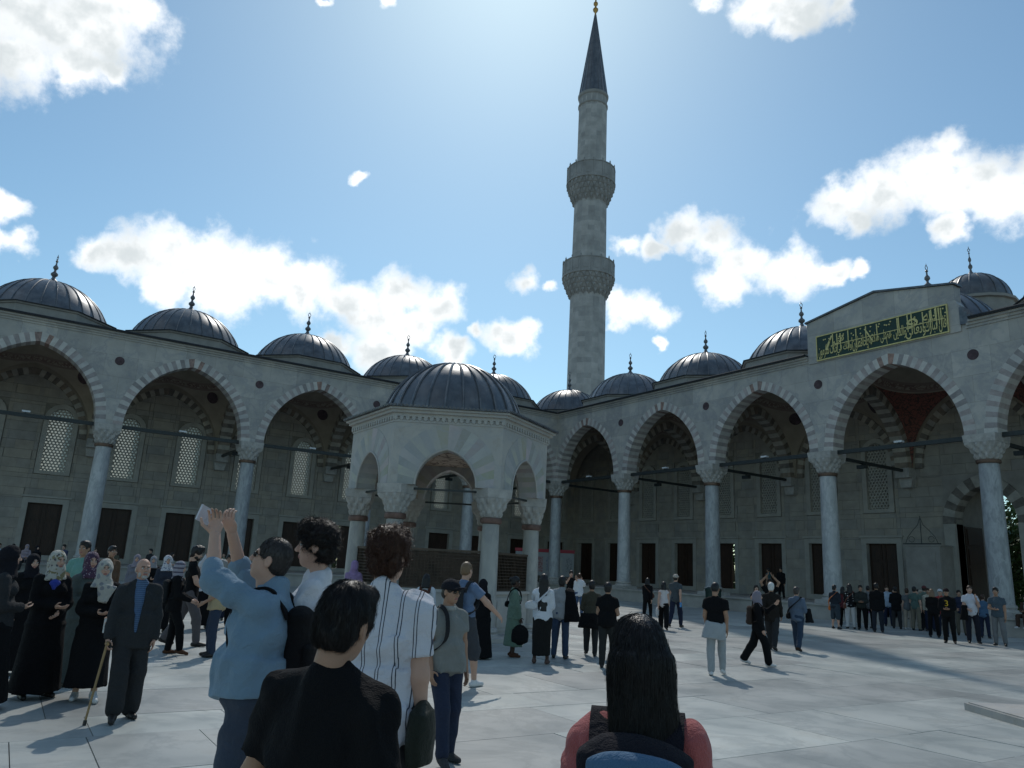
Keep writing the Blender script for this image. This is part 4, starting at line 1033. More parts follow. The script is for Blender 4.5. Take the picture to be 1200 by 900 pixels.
def hand_mesh(h, curl):
    """right hand, wrist at origin, fingers along -Z, palm faces -X (towards the thigh), thumb towards +Y"""
    if (h, curl) not in HANDS:
        rr = max(.0078, h*.95)
        p = [ell((0, .0, -.05), (.016, .040, .048), k=.012), cap((0, 0, .02), (0, 0, -.02), .025, .026, k=.015)]
        for i, (y, L) in enumerate(((.029, .075), (.010, .084), (-.010, .078), (-.029, .060))):
            a = V3(0, y, -.088); ang = 0
            for j, f in enumerate((.45, .31, .24)):
                ang += curl*(.55, .75, .55)[j]; b = a+L*f*V3(-math.sin(ang), 0, -math.cos(ang)); p.append(cap(a, b, rr*(1-.08*j), rr*(.94-.08*j), k=.003)); a = b
        t0 = V3(-.008, .030, -.030); t1 = t0+V3(-.012-.015*min(curl, 1), .030, -.024); t2 = t1+V3(-.012*min(1, curl*1.4), .006, -.030)
        p += [cap(t0, t1, rr*1.35, rr*1.1, k=.008), cap(t1, t2, rr*1.1, rr*.9, k=.003)]
        HANDS[(h, curl)] = surface(p, h, .006)
    return HANDS[(h, curl)]
def to_obj(name, parts, mats, parent, smooth=True):
    v, q, m = merge(parts) if isinstance(parts, list) else parts
    me = bpy.data.meshes.new(name); me.vertices.add(len(v)); me.vertices.foreach_set('co', v.ravel())
    me.loops.add(q.size); me.loops.foreach_set('vertex_index', q.ravel().astype(np.int32))
    me.polygons.add(len(q)); me.polygons.foreach_set('loop_start', np.arange(0, q.size, 4, dtype=np.int32))
    for x in mats: me.materials.append(x)
    me.polygons.foreach_set('material_index', m.astype(np.int32)); me.update(calc_edges=True); me.validate()
    if smooth: me.shade_smooth()
    return mobj(name, me, parent)
ARM = dict(down=((.12,.02,-1), (.02,.18,-1)), downb=((.12,-.12,-1), (.04,.12,-1)), fwd=((.1,.25,-1), (-.1,.9,-.35)), swing_f=((.1,.35,-1), (.0,.6,-1)), swing_b=((.12,-.45,-1), (.06,-.1,-1)),
           belly=((.15,.12,-1), (-.75,.75,-.1)), photo=((.15,.75,-.35), (-.35,.7,.75)), high=((.25,.85,.55), (-.35,.45,.9)), chin=((.1,.45,-.9), (-.35,.45,.9)), over=((.35,.25,.8), (-.75,.3,.8)), bag=((.14,-.05,-1), (.05,.45,-.9)), cross=((.12,.35,-.9), (-.95,.35,.15)))
LEG = dict(stand=((.05,.0,-1), (.02,-.02,-1)), relax=((.08,.12,-1), (.03,-.12,-1)), step_f=((.02,.42,-1), (.0,.12,-1)), step_b=((.02,-.32,-1), (.0,-.62,-1)), mid=((.02,.08,-1), (.0,-.12,-1)), sit=((.12,1,-.02), (.02,.05,-1)), sitx=((.18,1,.0), (.0,-.25,-1)))
def lod(P):
    d = math.hypot(P[0]-CAM.x, P[1]-CAM.y)
    return (.0105, .005, .0042) if d < 5.5 else (.016, .008, .0075) if d < 12 else (.024, .012, .010) if d < 26 else (.032, .016, .010)
def person(key, label, top=('tee', (.3,.3,.3)), bottom=('pants', (.05,.06,.1)), shoes='leather', hair=('short', (.02,.015,.012)), skin=(.42,.25,.17),
           armR='down', armL='down', legR='stand', legL='relax', head=(0, 0, 0), lean=0, female=False, fat=1.0, curl=(.5, .5), z0=0, seat=None, group=None, extra=None, sleeve=None, sidelean=0):
    X, Y, RZ, H = POS[key]; s = H/1.75
    hb, hh, hf = lod((X, Y)); root = thing('person', label, 'person', (X, Y, z0), math.radians(RZ), group)
    get = lambda d, k_: d[k_] if isinstance(k_, str) else k_
    aR, aL, lR, lL = get(ARM, armR), get(ARM, armL), get(LEG, legR), get(LEG, legL)
    J = {}
    leg = {}
    for nm, l, sd in (('R', lR, 1), ('L', lL, -1)): leg[nm] = (unit(l[0])*V3(sd, 1, 1)*.425*s, unit(l[1])*V3(sd, 1, 1)*.41*s)
    hz = max(-(leg[n][0][2]+leg[n][1][2])+.085*s for n in 'RL') if seat is None else seat+.10*s
    for n, sd in (('R', 1), ('L', -1)):
        J['hip'+n] = V3(sd*.092*s, 0, hz); J['knee'+n] = J['hip'+n]+leg[n][0]; J['ank'+n] = J['knee'+n]+leg[n][1]
    sw = (.150 if female else .172)*s; Rl = rotm(0, -math.radians(lean), math.radians(sidelean)); O = V3(0, 0, hz)
    up = lambda x, y, z: O+Rl@(V3(x, y, z)*s)
    J['sh'] = {}
    for n, sd, a in (('R', 1, aR), ('L', -1, aL)):
        S_ = O+Rl@V3(sd*sw, -.01*s, .478*s); d1, d2 = unit(a[0])*V3(sd, 1, 1), unit(a[1])*V3(sd, 1, 1)
        J['sh'+n] = S_; J['el'+n] = S_+d1*.285*s; J['wr'+n] = J['el'+n]+d2*.255*s; J['fd'+n] = d2
    HC = up(0, .012, .72); J['head'] = HC; Rh = Rl@rotm(*[math.radians(a) for a in head]); J['Rh'] = Rh
    hw = lambda v: (v*s)@Rh.T+HC
    m_ = lambda r: max(r*s, 1.15*hb)
    f = fat
    def torso(e):        # e = how far outside the skin
        return [ell(up(0, .0, .02), ((.168*(f**.5)+e)*s, (.115*f+e)*s, (.13+e)*s)), ell(up(0, .018*f, .17), ((.142*f+e)*s, (.105*f+e)*s, (.14+e)*s)),
                ell(up(0, .0, .345), (((.142 if female else .158)*(f**.6)+e)*s, (.106*(f**.6)+e)*s, (.16+e)*s)), ell(up(0, -.02, .46), ((.11+e)*s, (.06+e*.7)*s, (.09+e*.5)*s))] + \
               [cap(up(sd*.035, -.018, .545), up(sd*sw/s*.95, -.01, .470), (.036+e*.45)*s, (.050+e*.9)*s) for sd in (1, -1)] + \
               ([ell(up(x, .085, .36), ((.06+e*.4)*s,)*3) for x in (-.07, .07)] if female else [])
    def arm(n, e0, e1, t=1.0):
        a, b, c = J['sh'+n], J['el'+n], J['wr'+n]; L = []
        tu = min(1, t*2); L.append(cap(a, a+(b-a)*tu, m_(.053+e0), m_(.043+(e0 if t < .5 else e1))))
        if t > .5: L.append(cap(b, b+(c-b)*(t-.5)*2, m_(.043+e1), m_(.030+e1)))
        return L
    def legp(n, e0, e1, t=1.0):
        a, b, c = J['hip'+n], J['knee'+n], J['ank'+n]; L = [cap(a, a+(b-a)*min(1, 2*t), m_(.085*(f**.5)+e0), m_(.058+(e0+e1)/2))]
        if t > .5: e_ = b+(c-b)*(t-.5)*2; L += [cap(b, e_, m_(.056+(e0+e1)/2), m_(.038+e1)), cap(b+(c-b)*.15+V3(0, -.015*s, 0), b+(c-b)*min(.5, (t-.5)*2), m_(.052+e1*.6), m_(.045+e1*.6))]
        return L
    # body: one continuous skin from head to feet
    hb2 = hb*1.15
    pr = torso(0)+arm('R', 0, 0)+arm('L', 0, 0)+legp('R', 0, 0)+legp('L', 0, 0)+[cap(up(0, -.012, .52), HC+Rh@V3(0, -.025, -.05)*s, m_(.056), m_(.052))]
    v, q = surface(pr, hb2, .035*s); parts = [(v, q, np.zeros(len(q), int))]
    hv, hq, hm = head_mesh(hh); parts.append((hw(hv), hq, hm))
    for n, sd, cu_ in (('R', 1, curl[0]), ('L', -1, curl[1])):
        v, q = hand_mesh(hf, cu_); v = v.copy()*s*1.02; q = q.copy()
        if sd < 0: v[:, 0] *= -1; q = q[:, ::-1]
        z = -J['fd'+n]; y = V3(0, 1, 0.25) if abs(z[1]) < .75 else V3(-sd*.5, 0, 1.0); x = np.cross(y, z); x /= np.linalg.norm(x); y = np.cross(z, x)
        parts.append((v@np.stack([x, y, z])+J['wr'+n], q, np.zeros(len(q), int)))
    sk = skin_mat(skin)
    to_obj('body', parts, [sk, M['lip'], M['eyed'], M['eyew']], root)
    near = math.hypot(X-CAM.x, Y-CAM.y) < 6
    wr = wrinkles(sum(map(ord, key)), (.010 if near else .008)*s, 22)
    seed = sum(map(ord, key))
    def part(name, prims, mat, k=.03, disp=wr, clip=None, h=hb):
        v, q = surface(prims, h, k*s, disp, clip)
        if len(q): return to_obj(name, [(v, q, np.zeros(len(q), int))], [mat] if not isinstance(mat, list) else mat, root)
    mt = lambda c: c if isinstance(c, bpy.types.Material) else cloth(c)
    # feet
    zf = min(J['ankR'][2], J['ankL'][2])-.085*s
    for n, sd in (('R', 1), ('L', -1)):
        a = J['ank'+n]; lift = max(0, a[2]-.09*s) if seat is None else 0; pt = min(.9, lift/(.15*s)); fd = unit(V3(sd*.18, math.cos(pt), -math.sin(pt)))
        a0 = a+V3(0, -.005, -.045*s)
        part('shoe', [cap(a0-fd*.045*s, a0+fd*.06*s, m_(.042), m_(.043)), cap(a0+fd*.06*s, a0+fd*.165*s-V3(0, 0, .008), m_(.043), m_(.034)), cap(a, a0, m_(.042), m_(.044))],
             M[shoes] if isinstance(shoes, str) else mt(shoes), .02, None, lambda Q: np.maximum(zf+.004-Q[..., 2], -1))
    # lower clothing
    bt, bc = bottom[0], mt(bottom[1])
    if bt in ('pants', 'shorts', 'wide'):
        e0, e1, t = {'pants': (.016, .028, .985), 'shorts': (.03, .05, .56), 'wide': (.02, .055, .97)}[bt]
        pp = legp('R', e0, e1, t)+legp('L', e0, e1, t)+[ell(up(0, -.005, .03), ((.178*(f**.5)+.01)*s, (.122*f+.012)*s, .13*s))]
        part('trousers' if bt != 'shorts' else 'shorts', pp, bc, .025)
    elif bt in ('skirt', 'robe'):
        zt = hz+.16*s; zb_ = (.10 if len(bottom) < 3 else bottom[2])*s; mx_ = (J['ankR']+J['ankL'])/2; spread = abs(J['ankR'][1]-J['ankL'][1])/2; wd = .19 if len(bottom) < 4 else bottom[3]
        base = V3(mx_[0]*.6, mx_[1]*.6, zb_); r1 = (wd+.02, wd*.92+spread*.75)
        pp = [ec((0, .0, zt), (base[0]*.3, base[1]*.3, hz-.05*s), (.15*f*s, .12*f*s), (.195*f*s, .155*f*s)), ec((base[0]*.3, base[1]*.3, hz-.04*s), base, (.195*f*s, .155*f*s), (r1[0]*s, r1[1]*s))]
        fold = wrinkles(seed+3, .013*s, 17, .12)
        part('skirt' if bt == 'skirt' else 'robe', pp, bc, .05, fold)
    # upper clothing
    tt, tcol = top[0], mt(top[1])
    e = {'tee': .014, 'long': .016, 'jacket': .026, 'robe': .024, 'tank': .012, 'shirt': .02}[tt]; e += 0 if len(top) < 3 else top[2]
    sl = {'tee': .27, 'long': .97, 'jacket': .97, 'robe': .97, 'tank': .0, 'shirt': .6}[tt] if sleeve is None else sleeve
    hem = {'tee': -.06, 'long': -.07, 'jacket': -.16, 'robe': -.1, 'tank': -.02, 'shirt': -.1}[tt]
    if len(top) > 3: hem = top[3]
    tp = torso(e)[1 if len(top) > 3 else 0:]+[ec(up(0, .006*f, .22), up(0, 0, hem), ((.152*f+e)*s, (.112*f+e)*s), ((.180*(f**.5)+e)*s, (.128*f+e)*s))]
    es = min(e, .014)
    for n in 'RL':
        if not sl: continue
        if sl < .5:
            a, b = J['sh'+n], J['el'+n]; ax_ = (1, 0, 0) if abs((b-a)[0]) < .2*s else (0, 1, 0)
            tp += [cap(a, a+(b-a)*sl, m_(.050+es), m_(.048+es)), ec(a+(b-a)*.2, a+(b-a)*min(.98, 2*sl), (m_(.052+es),)*2, (m_(.052+es+.010),)*2, ax_)]
        else: tp += arm(n, es+.004, es+.008, sl)
    tp += [cap(up(0, -.028, .50), up(0, -.022, .556), m_(.068+e*.3), m_(.060+e*.2)), ec(up(0, -.024, .53), up(0, -.012, .572 if tt == 'tee' else .592), (m_(.070),)*2, (m_(.066),)*2)]
    if tt in ('jacket',): tp.append(ec(up(0, .115, .60), up(0, .20, .03), (.075*s, .11*s), (.010*s, .10*s), op='-', k=.008))
    part({'tee': 't_shirt', 'long': 'shirt', 'jacket': 'jacket', 'robe': 'coat', 'tank': 'top', 'shirt': 'shirt'}[tt], tp, tcol, .03, wrinkles(seed+1, (.022 if near else .013)*s, 19, .6, .006))
    if tt == 'jacket' and extra and 'inner' in extra:
        part('shirt', torso(.012)+[cap(up(0, -.01, .50), up(0, 0, .57), m_(.068), m_(.064)), ec(up(0, 0, .2), up(0, 0, -.02), (.15*f*s, .125*f*s), (.165*s, .13*f*s))], mt(extra['inner']), .03)
        part('belt', [ec(up(0, 0, -.0), up(0, 0, .035), (.176*f*s, .139*f*s), (.174*f*s, .138*f*s))], M['leather'], .01, None)
    # hair and headwear, in head space
    ht, hc = hair[0], hair[1]
    hm_ = hair_mat(hc) if not isinstance(hc, bpy.types.Material) else hc
    def hpart(name, prims, mat, k=.02, disp=None, clip=None, h=None):
        v, q = surface(prims, h or min(hb, .014), k, disp, clip)
        if len(q):
            o = to_obj(name, [(hw(v), q, np.zeros(len(q), int))], [mat], root)
            if name == 'hair' and near and ht != 'cap': tag(to_obj('hair_strands', [strands(v, q, ht, seed, hw, s)], [mat], o), kind='stuff')
            return o
    face_cut = ell((0, .100, -.045), (.064, .070, .095), op='-', k=.015)
    ear_cut = [ell((sd*.085, .012, -.022), (.022, .022, .034), op='-', k=.012) for sd in (1, -1)]
    skull = ell((0, -.014, .034), (.084, .104, .104))
    if ht == 'short':
        hpart('hair', [skull, ell((0, -.05, -.03), (.074, .060, .07)), ell((0, .045, .098), (.06, .05, .032)), face_cut, ell((0, -.03, -.155), (.12, .12, .07), op='-', k=.02)]+ear_cut, hm_, .02, wrinkles(seed, .005, 70, .5))
    elif ht == 'crew':
        hpart('hair', [ell((0, -.014, .033), (.079, .098, .099)), ell((0, -.05, -.02), (.070, .056, .06)), face_cut, ell((0, -.03, -.145), (.12, .12, .075), op='-', k=.02)]+ear_cut, hm_, .02, wrinkles(seed, .002, 90, 1))
    elif ht == 'curly':
        hpart('hair', [ell((0, -.014, .045), (.094, .112, .108)), ell((0, -.05, -.03), (.08, .066, .07)), ell((0, .05, .11), (.07, .055, .045)), face_cut, ell((0, -.03, -.16), (.12, .12, .07), op='-', k=.02)]+ear_cut, hm_, .02, wrinkles(seed, .012, 75, 1))
    elif ht == 'fringe':
        hpart('hair', [ell((0, -.03, -.005), (.082, .092, .062)), ell((0, .1, 0), (.11, .11, .2), op='-', k=.02), ell((0, -.03, -.14), (.12, .12, .075), op='-', k=.02)]+ear_cut, hm_, .02, wrinkles(seed, .003, 60, 1))
    elif ht in ('long', 'bob'):
        L_ = (-.42 if ht == 'long' else -.17) if len(hair) < 3 else hair[2]
        pp = [skull, ell((0, -.05, -.03), (.088, .07, .09)), ell((0, .045, .098), (.06, .05, .03)), face_cut]
        pp += [ec((0, -.058, .02), (0, -.108, L_), (.092, .064), (.106, .052)), ec((.066, -.01, -.02), (.07, -.03, max(L_, -.26)), (.026, .05), (.02, .03)), ec((-.066, -.01, -.02), (-.07, -.03, max(L_, -.26)), (.026, .05), (.02, .03))]
        hpart('hair', pp, hm_, .03, wrinkles(seed, .0022, 70, .08))
    elif ht == 'bun':
        hpart('hair', [skull, ell((0, -.05, -.02), (.076, .06, .06)), ell((0, -.115, .06), (.045, .045, .045)), face_cut, ell((0, -.03, -.155), (.12, .12, .07), op='-', k=.02)]+ear_cut, hm_, .02, wrinkles(seed, .004, 70, .5))
    elif ht == 'scarf':
        pp = [ell((0, -.014, .024), (.096, .116, .118)), ell((0, .012, -.09), (.086, .082, .075)), ec((0, -.005, -.08), (0, .0, -.235), (.082, .080), (.155, .115)), ell((0, -.06, -.06), (.085, .075, .10)),
              ell((0, .118, -.010), (.052, .064, .082), op='-', k=.012)]
        hpart('headscarf', pp, hm_, .035, wrinkles(seed, .006, 32, .6))
    elif ht == 'cap':
        hpart('hair', [ell((0, -.014, .02), (.080, .099, .09)), ell((0, -.05, -.03), (.072, .058, .06)), face_cut, ell((0, -.03, -.15), (.12, .12, .07), op='-', k=.02)]+ear_cut, hair_mat((.02, .015, .012)), .02, wrinkles(seed, .003, 70, .5))
        hpart('cap', [ell((0, -.012, .04), (.092, .112, .096)), ell((0, 0, -.06), (.2, .2, .085), op='-', k=.01), ec((0, .10, .050), (0, .105, .030), (.07, .085), (.072, .09), k=.012)], hm_, .015)
    elif ht == 'beanie':
        hpart('hat', [ell((0, -.014, .034), (.092, .112, .11)), ell((0, -.05, -.03), (.085, .07, .06)), face_cut], hm_, .02, wrinkles(seed, .003, 40, .5))
    J['root'] = root; J['s'] = s; J['up'] = up; J['hw'] = hw; J['hz'] = hz; J['part'] = part; J['hpart'] = hpart; J['Rl'] = Rl
    J['W'] = Matrix.Translation((X, Y, z0)) @ Matrix.Rotation(math.radians(RZ), 4, 'Z')
    return J
def worn(J, name, label, cat, pieces, group=None):
    """a bag, stick or other thing carried by a person: its own top-level object, built in the person's frame
    pieces = list of (part name, prims or MB, material, k, disp, h)"""
    o = bpy.data.objects.new(name, None); col.objects.link(o); o.matrix_world = J['W']; o.empty_display_size = .1; tag(o, label, cat, group)
    for nm, pr, mat, k, dsp, h in pieces:
        if isinstance(pr, MB): pr.build(nm, mat, o, .6)
        else:
            v, q = surface(pr, h, k, dsp); to_obj(nm, [(v, q, np.zeros(len(q), int))], [mat], o)
    return o
def backpack(J, label, c, c2=None, h=.012, sz=1.0, straps=True, dz=0, pz=0):
    up0 = J['up']; up = lambda x, y, z: up0(x, y, z+(dz if z < .5 else 0)); b = [ec(up(0, -.20, .10), up(0, -.19, .44), (.14*sz, .085*sz), (.125*sz, .065*sz)), ell(up(0, -.19, .43), (.125*sz, .068*sz, .06)), ell(up(0, -.20, .1), (.14*sz, .085*sz, .05))]
    pc = [('bag', b, cloth(c), .03, wrinkles(5, .004, 20), h), ('pocket', [ec(up(0, -.275*sz, .12+pz), up(0, -.27*sz, .27+pz), (.11*sz, .035), (.10*sz, .03)), ell(up(0, -.272*sz, .27+pz), (.1*sz, .032, .03))], cloth(c2 or c), .02, wrinkles(6, .003, 20), h)]
    if straps:
        for sd in (1, -1):
            a = [up(sd*.10, -.15, .42), up(sd*.105, -.085, .535), up(sd*.108, .0, .575), up(sd*.115, .085, .525), up(sd*.125, .145, .40), up(sd*.16, .09, .22), up(sd*.15, -.12, .12)]
            pc.append(('strap', ribbon(smooth_path(a), V3(1, 0, 0), .055, .014), cloth(c), 0, None, 0))
    return worn(J, 'backpack', label, 'backpack', pc)
def shoulder_bag(J, label, c, side=1, z=.0, y=-.02, size=(.05, .13, .11), h=.014, strap_to=-1, name='shoulder_bag', cat='bag'):
    up = J['up']; cx = side*.23
    pc = [('bag', [ell(up(cx, y, z), size), ec(up(cx, y, z-size[2]*.8), up(cx, y, z+size[2]*.6), (size[0], size[1]), (size[0]*.8, size[1]*.9))], cloth(c, .5), .03, wrinkles(8, .003, 20), h)]
    if strap_to:
        a = [up(cx, y-.05, z+.08), up(side*.16, -.16, .25), up(strap_to*.10, -.12, .50), up(strap_to*.11, .0, .58), up(strap_to*.09, .12, .48), up(side*.12, .16, .25), up(cx, y+.08, z+.08)]
        pc.append(('strap', ribbon(smooth_path(a), V3(.8*side*strap_to*-1, 0, .6), .038, .008), cloth(c, .5), 0, None, 0))
    return worn(J, name, label, cat, pc)

POS = {
    'blacktee': (45.97, -35.03, 33, 1.62),
    'longhair': (46.64, -34.38, 45, 1.57),
    'striped': (44.62, -34.23, 50, 1.84),
    'whitetee': (43.64, -34.26, 153, 1.89),
    'denim': (43.85, -34.59, 146, 1.79),
    'polo': (41.87, -32.32, 271, 1.56),
    'blond': (38.27, -30.07, 25, 1.78),
    'suit': (39.10, -34.57, 270, 1.60),
    'abaya_floral': (37.63, -35.30, 287, 1.62),
    'purple': (36.80, -34.87, 295, 1.62),
    'greyscarf': (37.89, -34.81, 266, 1.55),
    'edgeblack': (38.23, -35.79, 359, 1.65),
    'darkscarf': (35.69, -35.48, 288, 1.55),
    'tealtee': (33.41, -34.70, 235, 1.78),
    'stripescarf': (33.86, -33.24, 345, 1.52),
    'curlyblack': (32.62, -32.76, 344, 1.83),
    'blackhijab': (29.23, -31.77, 268, 1.61),
    'tan': (34.30, -32.64, 172, 1.59),
    'whitescarf': (30.19, -32.83, 270, 1.59),
    'redcap': (26.83, -30.64, 276, 1.56),
    'greyhood': (25.66, -32.82, 257, 1.55),
    'lilac': (30.33, -28.61, 68, 1.68),
    'brownpack': (34.13, -28.58, 53, 1.49),
    'abaya_mid': (35.32, -27.95, 28, 1.45),
    'green': (35.19, -27.12, 336, 1.53),
    'whiteskirt': (36.21, -27.15, 49, 1.61),
    'jacket_shoulder': (35.60, -26.25, 43, 1.58),
    'photoman': (23.92, -16.93, 242, 1.71),
    'jeanswoman': (24.32, -16.82, 51, 1.63),
    'olive': (35.34, -25.25, 51, 1.52),
    'blackback': (36.98, -26.21, 39, 1.52),
    'blackwoman': (25.73, -14.54, 37, 1.61),
    'whitetop': (29.56, -17.45, 45, 1.53),
    'greytee': (28.64, -15.96, 25, 1.80),
    'shorts': (38.30, -24.75, 37, 1.62),
    'walker': (37.36, -22.42, 314, 1.50),
    'whitehair': (35.08, -19.05, 28, 1.69),
    'blackgirl': (31.34, -15.02, 224, 1.55),
    'armsup': (31.37, -14.37, 218, 1.77),
    'blueshirt': (35.35, -18.39, 21, 1.61),
    'navy': (29.29, -7.77, 4, 1.67),
    'polka': (29.29, -6.75, 43, 1.74),
    'dark1': (29.66, -6.57, 212, 1.72),
    'pinkkid': (28.91, -4.96, 32, 1.25),
    'tallblack': (30.70, -7.15, 31, 1.82),
    'lightblue': (28.07, -2.03, 221, 1.75),
    'beige': (29.68, -3.23, 30, 1.68),
    'greentee2': (30.06, -3.32, 9, 1.77),
    'olive2': (30.07, -2.55, 19, 1.83),
    'black2': (32.64, -6.77, 28, 1.70),
    'redsleeve': (32.39, -5.70, 208, 1.72),
    'number': (34.42, -9.17, 202, 1.75),
    'whitearm': (34.54, -7.87, 216, 1.88),
    'bluekid': (33.12, -4.04, 15, 1.60),
    'greypolo': (35.33, -7.77, 195, 1.86),
    'x1': (28.53, -6.06, 23, 1.62),
    'x2': (30.44, -2.96, 208, 1.73),
    'x3': (29.30, -3.46, 30, 1.73),
    'x4': (29.69, -2.18, 219, 1.64),
    'x5': (32.16, -3.87, 217, 1.72),
    'x6': (29.66, -6.05, 32, 1.71),
    'x7': (28.80, -31.22, 257, 1.68),
    'x8': (25.62, -32.41, 261, 1.53),
    'x9': (28.83, -33.79, 294, 1.73),
    'brownlean': (33.77, -3.62, 204, 1.37),
}

BLACK, NAVY, JEAN, WHITE, GREY, CHAR = (.008,.008,.009), (.02,.026,.05), (.035,.055,.10), (.62,.63,.66), (.26,.27,.27), (.03,.031,.033)
PALE, MED, DARK = (.50,.31,.23), (.36,.21,.14), (.07,.04,.028)
BRN, BLK, GRYH, WHTH = (.045,.022,.012), (.010,.008,.008), (.22,.21,.20), (.55,.54,.52)
def nmath(N, L, op, a, b=None):
    n = N.new('ShaderNodeMath'); n.operation = op
    for i, v in enumerate((a, b)):
        if v is None: continue
        if isinstance(v, (int, float)): n.inputs[i].default_value = v
        else: L.new(v, n.inputs[i])
    return n.outputs[0]
def pat_stripes(col_, period, lines, axis=0, offs=0.0):
    def f(nt, N, L, P, cur):
        sp = N.new('ShaderNodeSeparateXYZ'); L.new(P, sp.inputs[0]); fr = nmath(N, L, 'FRACT', nmath(N, L, 'ADD', nmath(N, L, 'DIVIDE', sp.outputs[axis], period), 20.0+offs)); acc = None
        for c_, w in lines:
            d = nmath(N, L, 'LESS_THAN', nmath(N, L, 'ABSOLUTE', nmath(N, L, 'SUBTRACT', fr, c_)), w); acc = d if acc is None else nmath(N, L, 'MAXIMUM', acc, d)
        mx = N.new('ShaderNodeMix'); mx.data_type = 'RGBA'; L.new(acc, mx.inputs['Factor']); L.new(cur, mx.inputs['A']); mx.inputs['B'].default_value = (*col_, 1); return mx.outputs['Result']
    return f
def pat_spots(col_, scale, thr, col3=None, rnd=1.0):
    def f(nt, N, L, P, cur):
        v = N.new('ShaderNodeTexVoronoi'); v.inputs['Scale'].default_value = scale; v.inputs['Randomness'].default_value = rnd; L.new(P, v.inputs['Vector'])
        mx = N.new('ShaderNodeMix'); mx.data_type = 'RGBA'; L.new(nmath(N, L, 'LESS_THAN', v.outputs['Distance'], thr), mx.inputs['Factor']); L.new(cur, mx.inputs['A']); mx.inputs['B'].default_value = (*col_, 1); out = mx.outputs['Result']
        if col3:
            nz = N.new('ShaderNodeTexNoise'); nz.inputs['Scale'].default_value = scale*.6; L.new(P, nz.inputs['Vector']); m2 = N.new('ShaderNodeMix'); m2.data_type = 'RGBA'
            L.new(nmath(N, L, 'GREATER_THAN', nz.outputs['Fac'], .56), m2.inputs['Factor']); L.new(out, m2.inputs['A']); m2.inputs['B'].default_value = (*col3, 1); out = m2.outputs['Result']
        return out
    return f
SCARF_FLORAL = soft_mat('floral_scarf', (.42,.40,.34), .7, .2, .1, pat_spots((.10,.09,.10), 26, .32, (.20,.17,.08)))
SCARF_PURPLE = soft_mat('purple_scarf', (.075,.035,.065), .7, .2, .1, pat_spots((.34,.28,.32), 40, .28, (.05,.03,.06)))
SCARF_GREY = soft_mat('grey_scarf', (.40,.38,.33), .7, .2, .1, pat_spots((.22,.22,.23), 14, .34))
SCARF_STRIPE = soft_mat('striped_scarf', (.30,.28,.32), .7, .2, .1, pat_stripes((.06,.05,.08), .07, ((.3, .16),), 2))
SCARF_DARK, SCARF_LILAC, SCARF_WHITE, SCARF_MAUVE = cloth((.012,.012,.016)), cloth((.30,.20,.38)), soft_mat('white_blue_scarf', (.50,.50,.53), .7, .2, .1, pat_spots((.10,.12,.2), 20, .3)), cloth((.22,.20,.24))
STRIPED = soft_mat('striped_shirt', (.60,.60,.64), .8, .1, .04, pat_stripes((.035,.04,.06), .080, ((.40, .028), (.58, .028)), 0, .1))
POLKA = soft_mat('polka_blouse', (.012,.012,.014), .8, .1, .05, pat_spots((.55,.55,.55), 11, .24, None, .2))
BLUECHECK = soft_mat('blue_shirt', (.05,.09,.17), .8, .1, .05, pat_stripes((.10,.17,.28), .02, ((.5, .22),), 2))
GREENDRESS = soft_mat('green_dress', (.13,.20,.15), .8, .2, .06, pat_spots((.20,.27,.21), 60, .25))
JACKET = soft_mat('charcoal_suit', (.028,.030,.032), .8, .2, .08, pat_spots((.04,.042,.044), 160, .3)); FLEECE = cloth((.10,.135,.19))
ST = (('stand', 'relax'), ('relax', 'stand'), ('mid', 'stand'))
W_R, W_L = dict(legR='step_f', legL='step_b', armR='swing_b', armL='swing_f'), dict(legL='step_f', legR='step_b', armL='swing_b', armR='swing_f')

# ---- close group
p = person('blacktee', 'person seen from behind in a loose black t-shirt with short straight black hair', ('tee', BLACK, .022), ('pants', BLACK), hair=('short', BLK), skin=MED, sleeve=.36, sidelean=5.5, head=(0, -10, 0), armR=((.24,.02,-1), (.0,.30,-1)), armL=((.36,.05,-1), (.03,.25,-1)), fat=1.02)
p = person('longhair', 'person seen from behind with long black hair, coral top and dark backpack', ('tee', (.36,.09,.085), .006), ('pants', NAVY), hair=('long', BLK, -.34), skin=PALE, sleeve=.45, head=(14, 0, 0), female=True)
backpack(p, 'black backpack with a steel blue front panel worn over a coral top', (.014,.013,.018), (.06,.13,.22), .009, 1.1, dz=.05, pz=.17)
p = person('striped', 'tall person with wavy auburn hair in a white shirt with dark vertical stripes', ('shirt', STRIPED, .012), ('shorts', CHAR), hair=('curly', (.06,.024,.012)), skin=PALE, sleeve=.37, head=(-12, 0, 0), armR=((.10,-.04,-1), (.05,.16,-1)), armL=((.1,.1,-1), (-.3,.7,-.7)))
up = p['up']
c_ = MB(); c_.lathe([(.078, 0), (.086, .01), (.074, .045), (.066, .05)], 20); c_.V = [tuple(up(x, y*.9-.012, z+.53)) for x, y, z in c_.V]; c_.build('collar', STRIPED, p['root'], 1.2)
shoulder_bag(p, 'dark green canvas bag at the hip of the striped shirt', (.018,.022,.016), 1, -.05, -.03, (.06, .14, .15), .012, 0)
p = person('whitetee', 'curly dark haired young person in a white t-shirt seen in profile', ('tee', WHITE, .008), ('pants', NAVY), hair=('curly', (.014,.009,.007)), skin=PALE, armL=((.1,.15,-1), (-.45,.8,-.15)), armR='belly')
up = p['up']; lg = MB(); q0 = up(-.085, .128, .40); lg.add([q0+V3(-.012, 0, -.012), q0+V3(.014, .0, -.012), q0+V3(.002, .003, .02)], [(0, 1, 2)]); lg.build('printed_emblem', cloth(BLACK), p['root'])
